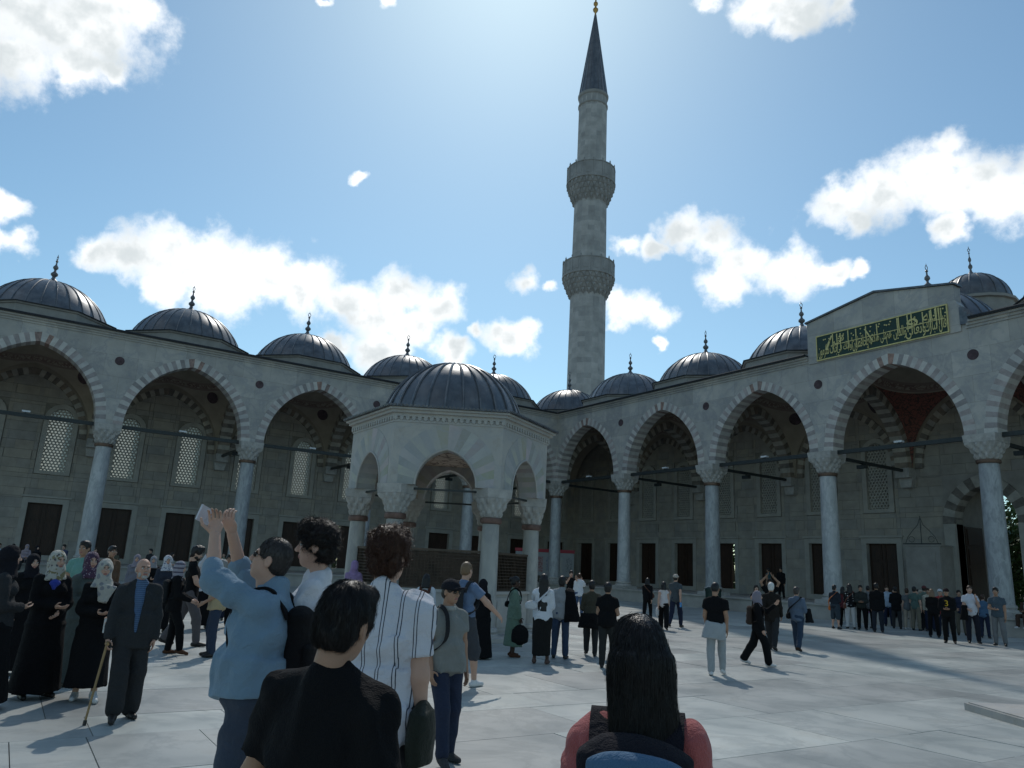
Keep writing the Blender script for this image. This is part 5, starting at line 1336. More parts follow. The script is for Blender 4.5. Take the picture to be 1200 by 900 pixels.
p = person('denim', 'bulky person in a light blue denim shirt raising a phone with both hands', ('shirt', (.165,.255,.335), .025, .03), ('pants', (.045,.058,.085)), hair=('crew', (.035,.03,.028)), skin=PALE, armR=((.10,.82,.50), (-.40,.22,.95)), armL=((.10,.85,.46), (-.42,.26,.95)), head=(4, 16, 0), fat=1.42, lean=0, curl=(.95, .95), sleeve=.56)
p['hpart']('sunglasses', [ell((.033,.084,.008), (.026,.012,.017)), ell((-.033,.084,.008), (.026,.012,.017)), cap((.058,.076,.012), (.078,-.01,.012), .004), cap((-.058,.076,.012), (-.078,-.01,.012), .004)], M['eyed'], .006, None, None, .005)
c_ = MB(); c_.lathe([(.074, 0), (.090, .004), (.080, .05), (.068, .055)], 20); c_.V = [tuple(p['up'](x, y*.95-.012, z+.535)) for x, y, z in c_.V]; c_.build('collar', cloth((.165,.255,.335)), p['root'], 1.2)
mid = (p['wrR']+p['wrL'])/2; ph = MB(); c0 = mid+V3(0, .125, .105)
ph.box(-.085, .085, -.005, .005, -.045, .045); Rm = rotm(0, math.radians(14), math.radians(8)); ph.V = [tuple(Rm@V3(*v)+c0) for v in ph.V]
worn(p, 'phone', 'white phone held up in both hands of the denim shirt', 'phone', [('case', ph, pmat('phone_white', (.55,.54,.58), .3, .03, 5), 0, None, 0)])
for sd, nm in ((1, 'R'), (-1, 'L')):
    d = unit(p['wr'+nm]-p['el'+nm]); a = p['el'+nm]+d*.02; p['part']('rolled_cuff', [cap(a, a+d*.045, .060, .056)], cloth((.18,.27,.35)), .02)
backpack(p, 'slim black backpack worn over the denim shirt', BLACK, None, .011, .95)
p = person('polo', 'person walking in a grey polo shirt, dark jeans, black cap and sunglasses', ('tee', (.21,.215,.20), .006), ('pants', (.022,.030,.058)), hair=('cap', cloth((.014,.015,.02))), skin=MED, head=(18, -4, 0), legR='step_f', legL='mid', armR='bag', armL=((.16,-.12,-1), (.10,.18,-1)), shoes=(.05,.05,.052), fat=1.14)
p['hpart']('sunglasses', [ell((.033,.084,.006), (.026,.011,.017)), ell((-.033,.084,.006), (.026,.011,.017)), cap((.0,.09,.012), (.03,.088,.012), .003), cap((-.0,.09,.012), (-.03,.088,.012), .003)], M['eyed'], .006, None, None, .005)
c_ = MB(); c_.lathe([(.072, 0), (.080, .01), (.070, .04), (.064, .044)], 20); c_.V = [tuple(p['up'](x, y*.9-.008, z+.535)) for x, y, z in c_.V]; c_.build('collar', cloth((.34,.34,.32)), p['root'], 1.2)
shoulder_bag(p, 'black messenger bag with a wide strap across the grey polo shirt', (.02,.02,.022), 1, .02, -.10, (.045, .12, .11), .014, 1)
p = person('blond', 'person with cropped sandy hair in a light blue t-shirt with one arm out', ('tee', (.13,.19,.30)), ('shorts', (.05,.055,.065)), hair=('crew', (.16,.10,.055)), skin=PALE, armR=((.45,.55,-.7), (.25,.75,-.6)), armL='down', shoes='sneaker', **dict(legR='step_f', legL='step_b'))
backpack(p, 'small black pack on the back of the light blue t-shirt', CHAR, None, .02, .85)

# ---- group with the elderly man
p = person('suit', 'elderly balding man in a charcoal suit and blue shirt leaning on a cane', ('jacket', JACKET, .004), ('wide', CHAR), hair=('fringe', WHTH), skin=(.44,.26,.19), armR=((.22,.10,-1), (.10,.28,-1)), armL=((.16,.0,-1), (.02,.22,-1)), legR='step_f', legL='mid', head=(10, 4, 0), extra=dict(inner=BLUECHECK), fat=1.12, curl=(1.15, .6))
p['hpart']('moustache', [cap((-.022,.094,-.046), (.022,.094,-.046), .006), ell((0,.07,-.092), (.034,.026,.022)), ell((.045,.035,-.06), (.016,.035,.04)), ell((-.045,.035,-.06), (.016,.035,.04))], hair_mat((.34,.33,.31)), .01, wrinkles(3, .002, 80, 1), None, .007)
w = p['wrR']+p['fdR']*.075; cn = MB(); ft_ = V3(w[0]+.10, w[1]+.16, .012)
cn.tube([tuple(ft_), tuple(w+V3(0, .01, .02))], [.011, .013], 8); hd = MB(); hd.tube([tuple(w+V3(0, -.06, .012)), tuple(w+V3(0, -.02, .035)), tuple(w+V3(0, .03, .035)), tuple(w+V3(0, .075, .02))], .015, 8)
tip = MB(); tip.tube([tuple(ft_-V3(0, 0, .01)), tuple(ft_+(w-ft_)*.05)], .018, 8)
CANE = pmat('cane_wood', (.30,.19,.08), .5, .15, 12, obj=True); worn(p, 'walking_cane', 'straight light wood walking cane with a black rubber tip', 'cane', [('shaft', cn, CANE, 0, None, 0), ('handle', hd, CANE, 0, None, 0), ('rubber_tip', tip, M['leather'], 0, None, 0)])
p = person('abaya_floral', 'person in a long black coat and a cream floral headscarf over a blue collar', ('robe', BLACK), ('robe', BLACK, .08, .27), hair=('scarf', SCARF_FLORAL), skin=PALE, armR='belly', armL=((.14,.1,-1), (-.5,.6,-.35)), head=(12, 0, 0), female=True, fat=1.12)
p['part']('blue_scarf_end', [ell(p['up'](.03, .125, .455), (.06, .03, .04)), ec(p['up'](.03, .13, .46), p['up'](.05, .15, .37), (.03, .02), (.018, .012))], cloth((.03,.05,.30)), .03)
p = person('purple', 'person in a grey green long coat and a purple patterned headscarf', ('robe', (.07,.085,.08)), ('robe', (.075,.09,.085), .06, .27), hair=('scarf', SCARF_PURPLE), skin=PALE, armR='belly', armL='down', head=(-14, 0, 0), female=True, fat=1.1)
p = person('greyscarf', 'person in an open black coat, grey draped headscarf and white sneakers', ('robe', BLACK), ('robe', BLACK, .17, .24), hair=('scarf', SCARF_GREY), skin=PALE, armR='belly', armL='fwd', shoes='sneaker', head=(6, 2, 0), female=True, legR='mid', legL='step_f')
p['part']('scarf_drape', [ec(p['up'](-.05, .10, .52), p['up'](-.02, .165, .30), (.11, .04), (.05, .02))], SCARF_GREY, .03)
ppr = MB(); ppr.box(-.045, .045, -.003, .003, -.09, .07); cpt = p['wrL']+V3(0.02, .06, -.06); ppr.V = [tuple(V3(*v)+cpt) for v in ppr.V]
worn(p, 'paper_leaflet', 'folded white leaflet held by the person in the grey headscarf', 'leaflet', [('sheet', ppr, pmat('paper', (.6,.6,.58), .8, .03, 9), 0, None, 0)])
p = person('edgeblack', 'person in black at the edge of the group beside the floral headscarf', ('robe', CHAR), ('robe', BLACK, .08, .27), hair=('scarf', SCARF_DARK), skin=PALE, armR='belly', female=True)
p = person('darkscarf', 'person in a plain black headscarf and black coat behind the floral headscarf', ('robe', BLACK), ('robe', BLACK, .08, .27), hair=('scarf', SCARF_DARK), skin=PALE, female=True)
p = person('tealtee', 'dark haired person in a mint green t-shirt standing behind the headscarf group', ('tee', (.14,.30,.26)), ('pants', NAVY), hair=('short', BLK), skin=MED, armR='belly', armL='down')
p = person('stripescarf', 'person in black with a striped mauve headscarf and a dark backpack', ('robe', BLACK), ('pants', BLACK), hair=('scarf', SCARF_STRIPE), skin=PALE, female=True, armR='fwd', armL='fwd', shoes=(.09,.04,.02), head=(0, -8, 0), legR='step_f', legL='mid')
backpack(p, 'black backpack with teal trim on the person in the striped headscarf', (.018,.02,.022), (.06,.12,.12), .02, .9)
p = person('curlyblack', 'tall curly haired bearded person in a black t-shirt and grey trousers walking', ('tee', BLACK), ('pants', (.10,.09,.095)), hair=('curly', BLK), skin=PALE, head=(0, -18, 0), legR='step_f', legL='step_b', armR=((.1,.4,-1), (-.05,.8,-.6)), armL='swing_b')
p['hpart']('beard', [ell((0,.06,-.085), (.046,.042,.035)), ell((.05,.02,-.06), (.014,.04,.04)), ell((-.05,.02,-.06), (.014,.04,.04))], hair_mat(BLK), .012, None, None, .012)
p = person('blackhijab', 'person in a black headscarf with white sleeves holding up a phone', ('long', (.52,.53,.57)), ('skirt', BLACK, .10, .22), hair=('scarf', SCARF_DARK), skin=PALE, female=True, armR='high', armL='belly')
p['part']('black_vest', [ell(p['up'](0, .01, .40), (.150, .135, .17))], cloth(BLACK), .03)
p = person('tan', 'grey haired person in a tan polo shirt with a hand at the chin', ('tee', (.42,.33,.19), .01), ('pants', (.030,.044,.075)), hair=('short', GRYH), skin=MED, armR='chin', armL=((.1,.15,-1), (-.3,.75,-.5)), head=(0, -6, 0), fat=1.12, legR='relax', legL='mid')
p = person('whitescarf', 'person in a white and blue headscarf and dark top beside the curly haired person', ('robe', (.03,.035,.05)), ('skirt', BLACK), hair=('scarf', SCARF_WHITE), skin=PALE, female=True, armR='belly')
p = person('redcap', 'person in a red cap and dark jacket behind the tan polo shirt', ('long', CHAR), ('pants', NAVY), hair=('cap', cloth((.42,.05,.05))), skin=MED)
p = person('greyhood', 'person in a mauve grey headscarf behind the charcoal suit', ('robe', (.15,.15,.18)), ('robe', (.14,.14,.17)), hair=('scarf', SCARF_MAUVE), skin=PALE, female=True)

# ---- around the fountain
p = person('lilac', 'person in a lilac headscarf and lilac coat beside the fountain', ('robe', (.28,.19,.34)), ('robe', (.26,.18,.32)), hair=('scarf', SCARF_LILAC), skin=PALE, female=True)
p = person('brownpack', 'person with long black hair and a white top with a brown backpack', ('long', WHITE), ('skirt', CHAR), hair=('long', BLK, -.2), skin=PALE, female=True)
backpack(p, 'small brown leather backpack on a white top', (.10,.04,.025), None, .02, .75)
p = person('abaya_mid', 'person in a black headscarf and black robe standing at the marble fountain wall', ('robe', BLACK), ('robe', BLACK, .04, .28), hair=('scarf', SCARF_DARK), skin=MED, female=True, armR='belly', fat=1.1)
p = person('green', 'person in a long sage green dress with a black hair bun seen in profile', ('robe', GREENDRESS), ('robe', GREENDRESS, .24, .23), hair=('bun', BLK), skin=DARK, female=True, armR=((.1,.12,-1), (.0,.35,-1)), armL='down', shoes=(.08,.035,.02))
shoulder_bag(p, 'small black handbag hanging on the sage green dress', BLACK, -1, .22, -.08, (.04, .09, .07), .018, 1)
o = shoulder_bag(p, 'black shopping bag held beside the sage green dress', BLACK, 1, -.42, .12, (.05, .17, .20), .02, 0, 'shopping_bag')
p = person('whiteskirt', 'person with very long black hair, white blouse and long black skirt', ('long', WHITE, .01), ('skirt', (.016,.016,.015), .16, .17), hair=('long', BLK, -.62), skin=DARK, female=True, armL='photo', armR='belly', shoes=(.10,.06,.05))
shoulder_bag(p, 'white handbag on the back of the white blouse', (.55,.55,.56), -1, .22, -.14, (.12, .04, .085), .018, 1)
p = person('jacket_shoulder', 'person in jeans with a black coat slung over one shoulder', ('long', (.30,.31,.32)), ('pants', JEAN), hair=('short', BLK), skin=DARK, armR='chin', armL='down')
cp = p['up']; worn(p, 'coat', 'black coat slung over the shoulder of the person in jeans', 'coat', [('cloth', [ec(cp(.20, -.05, .52), cp(.27, -.12, -.12), (.09, .08), (.17, .09)), ell(cp(.17, .0, .52), (.1, .1, .07))], cloth(BLACK), .04, wrinkles(9, .016, 14, .2), .02)])
p = person('photoman', 'person in a black t-shirt taking a photo near the far arcade', ('tee', BLACK), ('pants', CHAR), hair=('short', BLK), skin=PALE, armR='photo', armL='photo')
p = person('jeanswoman', 'person in a white top and blue jeans near the far arcade', ('long', WHITE), ('pants', (.06,.10,.18)), hair=('bun', BRN), skin=PALE, female=True, armR='photo')
p = person('olive', 'person in an olive jacket with a dark coat tied at the waist', ('long', (.055,.05,.035)), ('pants', CHAR), hair=('short', BLK), skin=MED, armL='belly', legR='mid', legL='step_f')
p['part']('tied_coat', [ec(p['up'](-.03, 0, .06), p['up'](-.05, -.04, -.28), (.2, .15), (.24, .15))], cloth(BLACK), .03, wrinkles(4, .012, 16, .2))
p = person('blackback', 'stocky person in a black t-shirt seen from behind beside the olive jacket', ('tee', BLACK, .01), ('pants', (.028,.03,.03)), hair=('short', BLK), skin=MED, armR='belly', armL='belly', fat=1.15, legR='step_f', legL='mid')
p = person('blackwoman', 'slim person in black leggings and black jacket with a brown bag', ('long', BLACK), ('pants', BLACK), hair=('bob', BLK), skin=PALE, female=True, **W_R)
shoulder_bag(p, 'brown handbag hanging against the black jacket', (.07,.03,.018), 1, .12, .0, (.05, .12, .09), .024, -1)
p = person('whitetop', 'person in a sleeveless white top and black trousers walking away', ('tank', (.60,.56,.56)), ('wide', BLACK), hair=('bob', BLK), skin=PALE, female=True, **W_L)
shoulder_bag(p, 'white tote bag carried beside the sleeveless white top', (.55,.55,.55), -1, -.25, .0, (.05, .12, .16), .024, 0, 'tote_bag')
p = person('greytee', 'person in a slate t-shirt and pale cap walking with a blue bottle', ('tee', (.06,.075,.085)), ('pants', NAVY), hair=('cap', cloth((.42,.37,.32))), skin=PALE, **W_R)
bt = MB(); bt.lathe([(.001, -.1), (.035, -.1), (.036, .04), (.014, .08), (.014, .11), (.001, .11)], 10); c0 = p['wrR']+p['fdR']*.09; bt.V = [tuple(V3(*v)+c0) for v in bt.V]
worn(p, 'water_bottle', 'blue plastic water bottle held by the person in the pale cap', 'bottle', [('bottle', bt, pmat('bottle_blue', (.05,.25,.55), .2, .05, 9), 0, None, 0)])

# ---- the open court on the right
p = person('shorts', 'person in a black t-shirt and light grey joggers with a top tied round', ('tee', BLACK), ('pants', (.33,.35,.36)), hair=('crew', BLK), skin=MED, shoes='sneaker', legR='step_f', legL='mid', armR='down', armL=((.14,.1,-1), (-.1,.5,-.9)), head=(-8, -12, 0))
p['part']('tied_top', [ec(p['up'](0, -.01, .08), p['up'](-.04, -.04, -.24), (.175, .135), (.225, .15))], cloth((.34,.36,.37)), .03, wrinkles(4, .014, 16, .15))
p = person('walker', 'person in a mauve grey headscarf and black flared trousers striding', ('robe', BLACK), ('wide', BLACK), hair=('scarf', SCARF_MAUVE), skin=PALE, female=True, shoes='sneaker', legR='step_f', legL='step_b', armR=((.1,.1,-1), (.0,.3,-1)), armL='photo')
backpack(p, 'round dark brown backpack on the striding person in the mauve headscarf', (.045,.032,.026), None, .022, .85)
p = person('whitehair', 'white haired person in a dark brown jacket and trousers walking away', ('jacket', (.02,.017,.015)), ('pants', CHAR), hair=('short', WHTH), skin=MED, **W_L)
p = person('blackgirl', 'dark haired person in black facing the court with a cup in hand', ('tee', BLACK), ('pants', BLACK), hair=('long', BLK, -.2), skin=PALE, female=True, armR='photo', armL='fwd')
p = person('armsup', 'person with both arms raised to take a picture behind the white haired person', ('tee', BLACK), ('pants', CHAR), hair=('short', BLK), skin=MED, armR='over', armL='over')
p = person('blueshirt', 'person in a pale blue shirt and jeans carrying a dark jacket on one arm', ('long', FLEECE), ('pants', (.03,.05,.085)), hair=('short', (.05,.04,.035)), skin=PALE, legR='step_b', legL='step_f', armR=((.2,.1,-1), (.1,.8,-.4)), armL='swing_f', shoes=(.05,.03,.02))
cp = p['up']; worn(p, 'jacket', 'dark jacket hanging over the forearm of the pale blue shirt', 'jacket', [('cloth', [ec(cp(.27, .12, .26), cp(.30, .10, -.10), (.06, .11), (.10, .13))], cloth(BLACK), .04, wrinkles(9, .014, 16, .2), .024)])
shoulder_bag(p, 'black crossbody bag on the pale blue shirt', BLACK, -1, .05, -.05, (.05, .1, .09), .024, 1)

# ---- the waiting crowd by the portal
p = person('navy', 'person in a navy jacket and shorts with an orange bag by the portal column', ('long', (.02,.026,.036)), ('shorts', (.03,.045,.06)), hair=('short', BLK), skin=PALE, armR='belly', armL='belly')
shoulder_bag(p, 'small orange bag at the hip of the navy jacket', (.45,.12,.02), -1, -.1, .0, (.06, .09, .1), .03, 1)
p = person('polka', 'person in a black blouse with white polka dots and white trousers', ('long', POLKA), ('pants', (.52,.53,.54)), hair=('long', BLK, -.25), skin=PALE, female=True, armL='belly')
shoulder_bag(p, 'brown shoulder bag over white trousers', (.12,.045,.03), -1, -.02, -.1, (.06, .14, .12), .03, 1)
p = person('dark1', 'person in a dark shirt and black trousers facing the polka dot blouse', ('long', (.03,.035,.032)), ('pants', BLACK), hair=('short', BLK), skin=MED, armR='belly', armL='belly')
p = person('pinkkid', 'child in a pink top and pale trousers standing with grown ups', ('tee', (.34,.15,.30)), ('pants', (.42,.42,.42)), hair=('long', BRN, -.15), skin=PALE, female=True)
p = person('tallblack', 'tall person in black jacket and dark jeans with back turned by the portal', ('jacket', BLACK), ('pants', (.02,.025,.035)), hair=('short', BLK), skin=MED)
p = person('lightblue', 'person in a light blue shirt half hidden behind the tall black jacket', ('long', (.30,.37,.45)), ('pants', NAVY), hair=('short', BRN), skin=PALE)
p = person('beige', 'person in a grey shirt and beige trousers in the waiting crowd', ('tee', (.10,.11,.115)), ('pants', (.34,.29,.23)), hair=('short', BRN), skin=PALE, armR='belly', shoes='sneaker')
p = person('greentee2', 'person in a dull green t-shirt and khaki trousers in the waiting crowd', ('tee', (.07,.115,.10)), ('pants', (.17,.15,.11)), hair=('short', BLK), skin=PALE, armL='fwd')
p = person('olive2', 'person in a pale green t-shirt with a hand raised to the brow', ('tee', (.13,.17,.14)), ('pants', CHAR), hair=('cap', cloth((.10,.03,.03))), skin=PALE, armR='chin')
p = person('black2', 'fair haired person in black top and trousers in the waiting crowd', ('long', BLACK), ('pants', BLACK), hair=('bob', (.16,.10,.06)), skin=PALE, female=True, armL='fwd')
p = person('redsleeve', 'person in a white cap and red sleeves in the waiting crowd', ('long', (.30,.035,.035)), ('pants', NAVY), hair=('cap', cloth((.5,.5,.5))), skin=PALE)
p = person('number', 'person in a black sweater with a yellow number and a dark cap', ('long', BLACK, .01), ('pants', BLACK), hair=('cap', cloth((.02,.012,.014))), skin=MED, armR='belly', armL='belly', fat=1.1)
c0 = p['up'](0, .165, .36); c = bpy.data.curves.new('n', 'FONT'); c.body = '3'; c.size = .27; c.extrude = .004; o = bpy.data.objects.new('n', c); col.objects.link(o); bpy.context.view_layer.update()
me = bpy.data.meshes.new_from_object(o.evaluated_get(bpy.context.evaluated_depsgraph_get())); bpy.data.objects.remove(o); bpy.data.curves.remove(c)
co_ = np.empty(len(me.vertices)*3); me.vertices.foreach_get('co', co_); co_ = co_.reshape(-1, 3); co_ -= co_.mean(0); me.vertices.foreach_set('co', np.stack([-co_[:, 0]+c0[0], co_[:, 2]+c0[1], co_[:, 1]+c0[2]], 1).ravel()); me.materials.clear(); me.materials.append(cloth((.60,.38,.03))); me.update(); mobj('printed_number', me, p['root'])
p = person('whitearm', 'tall person in a white t-shirt with one hand raised to the mouth', ('tee', (.56,.57,.62)), ('pants', (.018,.02,.03)), hair=('crew', BRN), skin=PALE, armR=((.1,.1,-1), (-.3,.8,-.3)), armL='chin')
worn(p, 'coat', 'black coat draped over the arm of the tall white t-shirt', 'coat', [('cloth', [ec(p['up'](.20, .16, .24), p['up'](.24, .14, -.22), (.09, .09), (.13, .10))], cloth(BLACK), .04, wrinkles(9, .014, 16, .2), .028)])
p = person('bluekid', 'short person in a blue t-shirt between the white t-shirt and the slate polo', ('tee', (.06,.12,.20)), ('pants', NAVY), hair=('short', BRN), skin=PALE, armR='photo')
p = person('greypolo', 'tall person in a slate blue polo and grey trousers at the end of the crowd', ('tee', (.06,.085,.105)), ('pants', (.16,.165,.17)), hair=('short', BLK), skin=MED, armR='belly', armL='down')
POS['brownlean'] = (33.4, -1.15, 170, 1.70)
p = person('brownlean', 'person in a dark brown jacket seated on the ledge beside the slate polo', ('jacket', (.05,.028,.02)), ('pants', (.06,.035,.025)), hair=('short', BLK), skin=MED, legR='sit', legL='sit', armR='belly', armL='belly', seat=.75, shoes='sneaker', extra=dict(inner=(.5,.5,.5)))

EXTRA = [
    ('x1', 'person in a maroon top and dark trousers waiting behind the polka dot blouse', ('tee', (.10,.02,.025)), ('pants', BLACK), ('long', BLK, -.2), True),
    ('x2', 'person in a cream shirt behind the fair haired person in black', ('long', (.40,.37,.30)), ('pants', NAVY), ('short', BRN), False),
    ('x3', 'person in a black puffer jacket standing between two columns by the portal', ('jacket', BLACK), ('pants', CHAR), ('short', BLK), False),
    ('x4', 'person in a beige headscarf and long dark coat in the waiting crowd', ('robe', CHAR), ('robe', CHAR), ('scarf', cloth((.38,.32,.25))), True),
    ('x5', 'person in a navy shirt with crossed arms near the portal booth', ('tee', NAVY), ('pants', (.10,.09,.07)), ('short', BLK), False),
    ('x6', 'person in a grey hoodie walking below the portal', ('long', (.16,.165,.17)), ('pants', BLACK), ('crew', BLK), False),
    ('x7', 'person in a dark olive coat standing behind the tan polo shirt', ('robe', (.04,.045,.03)), ('pants', BLACK), ('short', BLK), False),
    ('x8', 'person in a black robe and grey headscarf near the left arcade', ('robe', BLACK), ('robe', BLACK), ('scarf', cloth((.25,.25,.27))), True),
    ('x9', 'person in a brown shirt standing behind the charcoal suit', ('long', (.12,.07,.04)), ('pants', CHAR), ('short', BLK), False)]
for k_, lb, tp_, bt_, hr_, fm in EXTRA: person(k_, lb, tp_, bt_, hair=hr_, skin=MED if not fm else PALE, female=fm, armR=rng.choice(('down', 'belly', 'fwd')), armL=rng.choice(('down', 'belly')))
LEFTCROWD = [
    ('y1', 3.2, -36.2, 'tee', (.40,.40,.42), 'short', 'person in a pale grey t-shirt strolling along the left arcade', 0),
    ('y2', 4.6, -34.4, 'robe', BLACK, 'scarf', 'person in a black robe and black headscarf beside the left arcade ledge', 1),
    ('y3', 3.0, -33.2, 'long', (.05,.06,.11), 'short', 'person in a dark blue pullover standing at the left arcade ledge', 0),
    ('y4', 5.5, -32.4, 'tee', (.33,.06,.06), 'bob', 'person in a red t-shirt standing before the left arcade', 1),
    ('y5', 3.4, -29.2, 'long', CHAR, 'short', 'person in a charcoal pullover standing before a wooden shutter', 0),
    ('y6', 4.4, -28.3, 'tee', (.50,.50,.50), 'long', 'person in a white t-shirt with long hair before a wooden shutter', 1),
    ('y7', 6.0, -26.6, 'robe', (.03,.03,.045), 'scarf', 'person in a midnight blue robe before the left arcade', 1),
    ('y8', 3.2, -25.4, 'tee', (.10,.14,.10), 'short', 'person in a moss green t-shirt by a column of the left arcade', 0),
    ('y9', 5.2, -21.0, 'long', (.20,.17,.13), 'short', 'person in a sand coloured pullover beyond the fountain', 0)]
for k_, x_, y_, tt_, tc_, hk_, lb, fm in LEFTCROWD:
    POS[k_] = (x_, y_, rng.uniform(200, 340), 1.62 if fm else 1.75)
    person(k_, lb, (tt_, tc_), ('robe', tc_) if tt_ == 'robe' else ('pants', rng.choice((NAVY, CHAR, BLACK))), hair=('scarf', SCARF_DARK) if hk_ == 'scarf' else (hk_, BLK), skin=PALE, female=bool(fm), armR=rng.choice(('down', 'belly', 'fwd')), armL='belly')
# ---- people sitting along the ledges and standing under the arcades
def sitter(key, x, y, rz, label, topc, hairk, botc=NAVY, female=False, scale=1.0, **kw):
    POS[key] = (x, y, rz, 1.70*scale); return person(key, label, ('tee' if not female else 'long', topc), ('pants', botc), hair=hairk, skin=PALE, female=female, legR='sit', legL='sitx', armR='belly', armL='fwd', z0=0, seat=.75, **kw)
sitter('s1', 1.25, -35.35, -90, 'person in a yellow t-shirt sitting on the ledge of the left arcade', (.55,.42,.04), ('short', BLK))
sitter('s2', 1.25, -35.95, -90, 'person in a pale blue t-shirt sitting beside the yellow t-shirt', (.42,.48,.55), ('short', BRN))
sitter('s3', 1.25, -34.75, -95, 'person in a rose headscarf sitting beside the yellow t-shirt', (.30,.24,.27), ('scarf', cloth((.33,.26,.28))), CHAR, True)
sitter('s4', 1.25, -31.6, -80, 'person in black with sunglasses sitting on the ledge before a column', BLACK, ('short', BRN), CHAR)
sitter('s5', 1.25, -30.6, -85, 'person in an olive top sitting alone on the ledge between shutters', (.10,.09,.06), ('bob', BRN), (.12,.10,.07), True, .92)
sitter('s6', 1.25, -24.4, -85, 'person in dark clothes sitting on the ledge with legs stretched', CHAR, ('short', BLK), CHAR)
sitter('s7', 29.0, -1.15, 180, 'person in a rust top sitting on the ledge of the portal arcade', (.16,.10,.09), ('bob', BLK), BLACK, True)
sitter('s8', 27.9, -1.15, 185, 'person in black sitting on the ledge behind the tall black jacket', BLACK, ('scarf', SCARF_DARK), BLACK, True)
sitter('s9', 34.9, -1.15, 175, 'person in a purple shirt sitting on the ledge near the portal column', (.17,.07,.22), ('short', BLK), (.2,.2,.2))
sitter('s10', 25.6, -1.15, 170, 'person in a dark green top sitting on the ledge by a column base', (.04,.06,.045), ('long', BLK, -.2), BLACK, True)
POS['a1'] = (17.5, 3.2, 100, 1.72); person('a1', 'person in a teal t-shirt standing under the arcade beside an open window', ('tee', (.05,.12,.14)), ('pants', CHAR), hair=('short', BLK), skin=MED, z0=FZ)
POS['a2'] = (19.3, 2.0, 200, 1.75); person('a2', 'person in dark clothes standing under the arcade before a wooden shutter', ('long', BLACK), ('pants', BLACK), hair=('short', BLK), skin=MED, z0=FZ)
POS['a3'] = (5.2, 2.5, 150, 1.70); person('a3', 'person in a blue t-shirt standing under the arcade near the corner', ('tee', (.09,.16,.24)), ('pants', NAVY), hair=('short', BLK), skin=MED, z0=FZ)

# ------------------------------------------------------------------ smaller things about the court
b = MB(); b.box(-1.1, 1.1, -.65, .65, 0, .10); b.box(-1.06, 1.06, -.61, .61, .10, .118)
bo = thing('stone_slab', 'low grey stone slab with a raised rim lying on the court floor', 'slab', (43.18, -23.05, 0), math.radians(58))
b.build('slab_body', M['fstone'], bo); b = MB(); b.box(-.4, .4, -.25, .25, .118, .13); b.build('drain_cover', M['iron'], bo)
bn = thing('litter_bin', 'dark green litter bin standing before the arcade ledge', 'bin', (18.6, -2.9, 0))
b = MB(); b.lathe([(.36, .03), (.40, .06), (.43, 1.0), (.45, 1.02), (.45, 1.08), (.40, 1.1)], 20); GB = pmat('bin_green', (.012,.035,.028), .5, .15, 6); b.build('bin_body', GB, bn, .6)
b = MB(); b.lathe([(.46, 1.09), (.46, 1.13), (.30, 1.22), (.001, 1.24)], 20); b.build('lid', GB, bn, .6)
bd = thing('notice_board', 'long white notice board with a red heading band under the corner arcade', 'board', (-3.2, 1.4, FZ), math.radians(57))
b = MB(); b.box(-2.4, 2.4, -.04, .04, .5, 2.35); b.build('board', pmat('board_white', (.34,.35,.36), .6, .05, 4), bd)
b = MB(); b.box(-2.45, 2.45, -.06, .05, 2.36, 2.62); b.build('red_band', pmat('board_red', (.38,.03,.05), .5, .05, 4), bd)
for i, (u, cc) in enumerate(((-2.0, (.25,.04,.05)), (-1.2, (.12,.14,.16)), (-.4, (.22,.05,.05)), (.4, (.10,.13,.2)), (1.2, (.3,.28,.25)), (2.0, (.12,.13,.14)))):
    b = MB(); b.box(u-.26, u+.26, -.055, -.041, .8+.1*(i % 2), 2.0); b.build('poster', pmat('poster_%d' % i, cc, .6, .3, 9, c2=(.4,.4,.4)), bd)
for u in (-2.2, 2.2):
    b = MB(); b.box(u-.04, u+.04, -.03, .03, 0, .5); b.build('leg', M['iron'], bd)
# ironwork over the booth beside the portal door
kb = thing('booth', 'grey stone booth beside the portal door crowned with scrolled ironwork', 'booth', (25.25, 6.9, FZ))
b = MB(); b.box(-.95, .95, -.5, .9, 0, 3.25); b.box(-1.0, 1.0, -.55, .9, 3.25, 3.33); b.box(-.7, .7, -.53, -.5, .3, 2.9); b.build('booth_body', M['stone_a'], kb)
b = MB(); b.tube([(0, -.5, 3.33), (0, -.5, 4.9)], .018, 6); b.box(-1.05, 1.05, -.52, -.48, 3.34, 3.40)
for s in (1, -1):
    b.tube([(s*.9, -.5, 3.4), (s*.75, -.5, 3.75), (s*.45, -.5, 4.1), (s*.15, -.5, 4.4), (s*.03, -.5, 4.75)], .014, 6); b.tube([(s*(.55+.16*math.cos(t)), -.5, 3.62+.16*math.sin(t)) for t in [i*.6 for i in range(11)]], .012, 6)
b.build('ironwork', M['iron'], kb)
LM = pmat('lamp_white', (.6,.6,.6), .4, .05, 5)
ORD = ('first', 'second', 'third', 'fourth', 'fifth')
def floodlight(loc, rz, where, k):
    t = thing('floodlight', 'small white floodlight on the tie bar, %s bay from the corner, %s' % (ORD[k], where), 'floodlight', loc, rz, 'floodlights on the tie bars of the ' + where)
    b = MB(); b.box(-.2, .2, -.12, .12, .075, .17); b.build('lamp_housing', LM, t)
    b = MB(); b.box(-.03, .03, -.1, .1, .0, .075); b.build('bracket', M['iron'], t)
for k in range(5): floodlight((k*B+4, 0, 8.55), 0, 'portal arcade', k); floodlight((0, -k*B-4, 8.55), math.pi/2, 'arcade with lit windows', k)
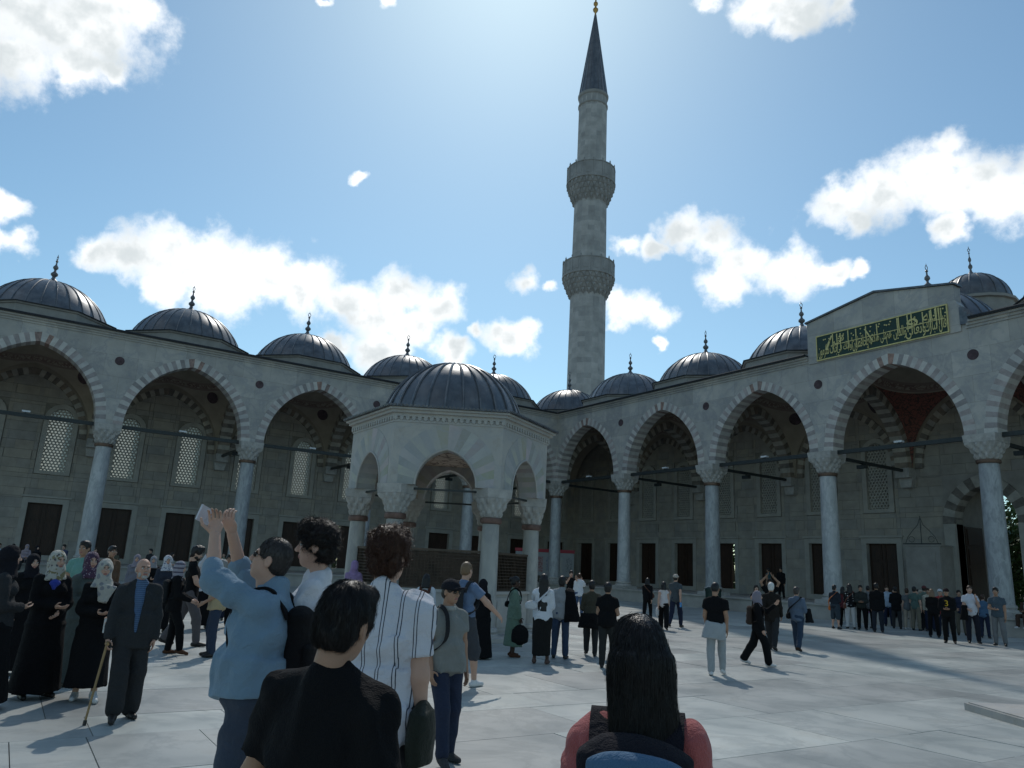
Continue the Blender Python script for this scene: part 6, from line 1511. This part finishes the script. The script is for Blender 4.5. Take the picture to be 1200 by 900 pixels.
def hang(loc, rz, where, k):
    t = thing('spotlight', 'black spotlight under the cross bar, %s column from the corner, %s' % (ORD[k], where), 'spotlight', loc, rz, 'spotlights under the cross bars of the ' + where)
    b = MB(); b.box(-.28, .28, -.1, .1, -.3, -.1); b.build('lamp_housing', M['iron'], t); b = MB(); b.box(-.04, .04, -.04, .04, -.1, .0); b.build('bracket', M['iron'], t)
for k in range(1, 5): hang((k*B, 3.2, 8.32), 0, 'portal arcade', k); hang((-3.2, -k*B, 8.32), math.pi/2, 'arcade with lit windows', k)

# ------------------------------------------------------------------ trees outside the walls, seen through open doors and windows
LEAF = [pmat('leaf_%d' % i, c, .6, .2, 3, bump=0) for i, c in enumerate(((.05,.10,.02), (.07,.13,.03), (.035,.075,.02)))]
BARK = pmat('bark', (.10,.075,.05), .9, .2, 6)
def tree(x, y, h, label, seed):
    r = random.Random(seed); t = thing('tree', label, 'tree', (x, y, -.9)); b = MB()
    b.tube([(0, 0, 0), (.1, .05, h*.3), (-.05, .1, h*.6), (.1, 0, h*.85)], [.28, .22, .14, .05], 8)
    tips = []
    for i in range(9):
        a = r.uniform(0, 6.28); z = h*r.uniform(.3, .75); L_ = h*r.uniform(.16, .3); e = (L_*math.cos(a), L_*math.sin(a), z+L_*.5); b.tube([(0, 0, z), (e[0]*.5, e[1]*.5, z+L_*.2), e], [.1, .06, .02], 6); tips.append(e)
    b.build('trunk', BARK, t, 1.0); c = MB()
    for i in range(95):
        e = r.choice(tips+[(0, 0, h*.9), (0, 0, h*.2), (.5, .3, h*.12)]); cx, cy, cz = (e[0]+r.gauss(0, h*.09), e[1]+r.gauss(0, h*.09), max(.3, e[2]+r.gauss(0, h*.08)))
        for k in range(34):
            p_ = Vector((cx+r.gauss(0, .34), cy+r.gauss(0, .34), cz+r.gauss(0, .26))); n = Vector((r.gauss(0, 1), r.gauss(0, 1), r.gauss(.5, 1))).normalized(); u = n.orthogonal().normalized(); v = n.cross(u); s = r.uniform(.12, .24)
            c.add([p_-u*s, p_+v*s*.5, p_+u*s, p_-v*s*.5], [(0, 1, 2, 3)], i % 3)
    c.build('crown', LEAF, t)
tree(24.5, 17.0, 8.5, 'leafy tree outside seen through the portal doorway', 1)
tree(21.0, 22.0, 9.5, 'taller leafy tree standing behind the tree outside the portal', 2)
tree(4.5, 15.0, 8.0, 'leafy tree outside seen through the open shutter of the portal arcade', 3)
tree(-17.0, -11.5, 8.0, 'leafy tree outside seen through the open window of the arcade with lit windows', 4)
tree(27.4, 15.5, 7.0, 'bushy low tree close outside the portal doorway', 5)
tree(25.9, 19.5, 8.0, 'leafy tree between the bushy tree and the taller tree outside the portal', 6)
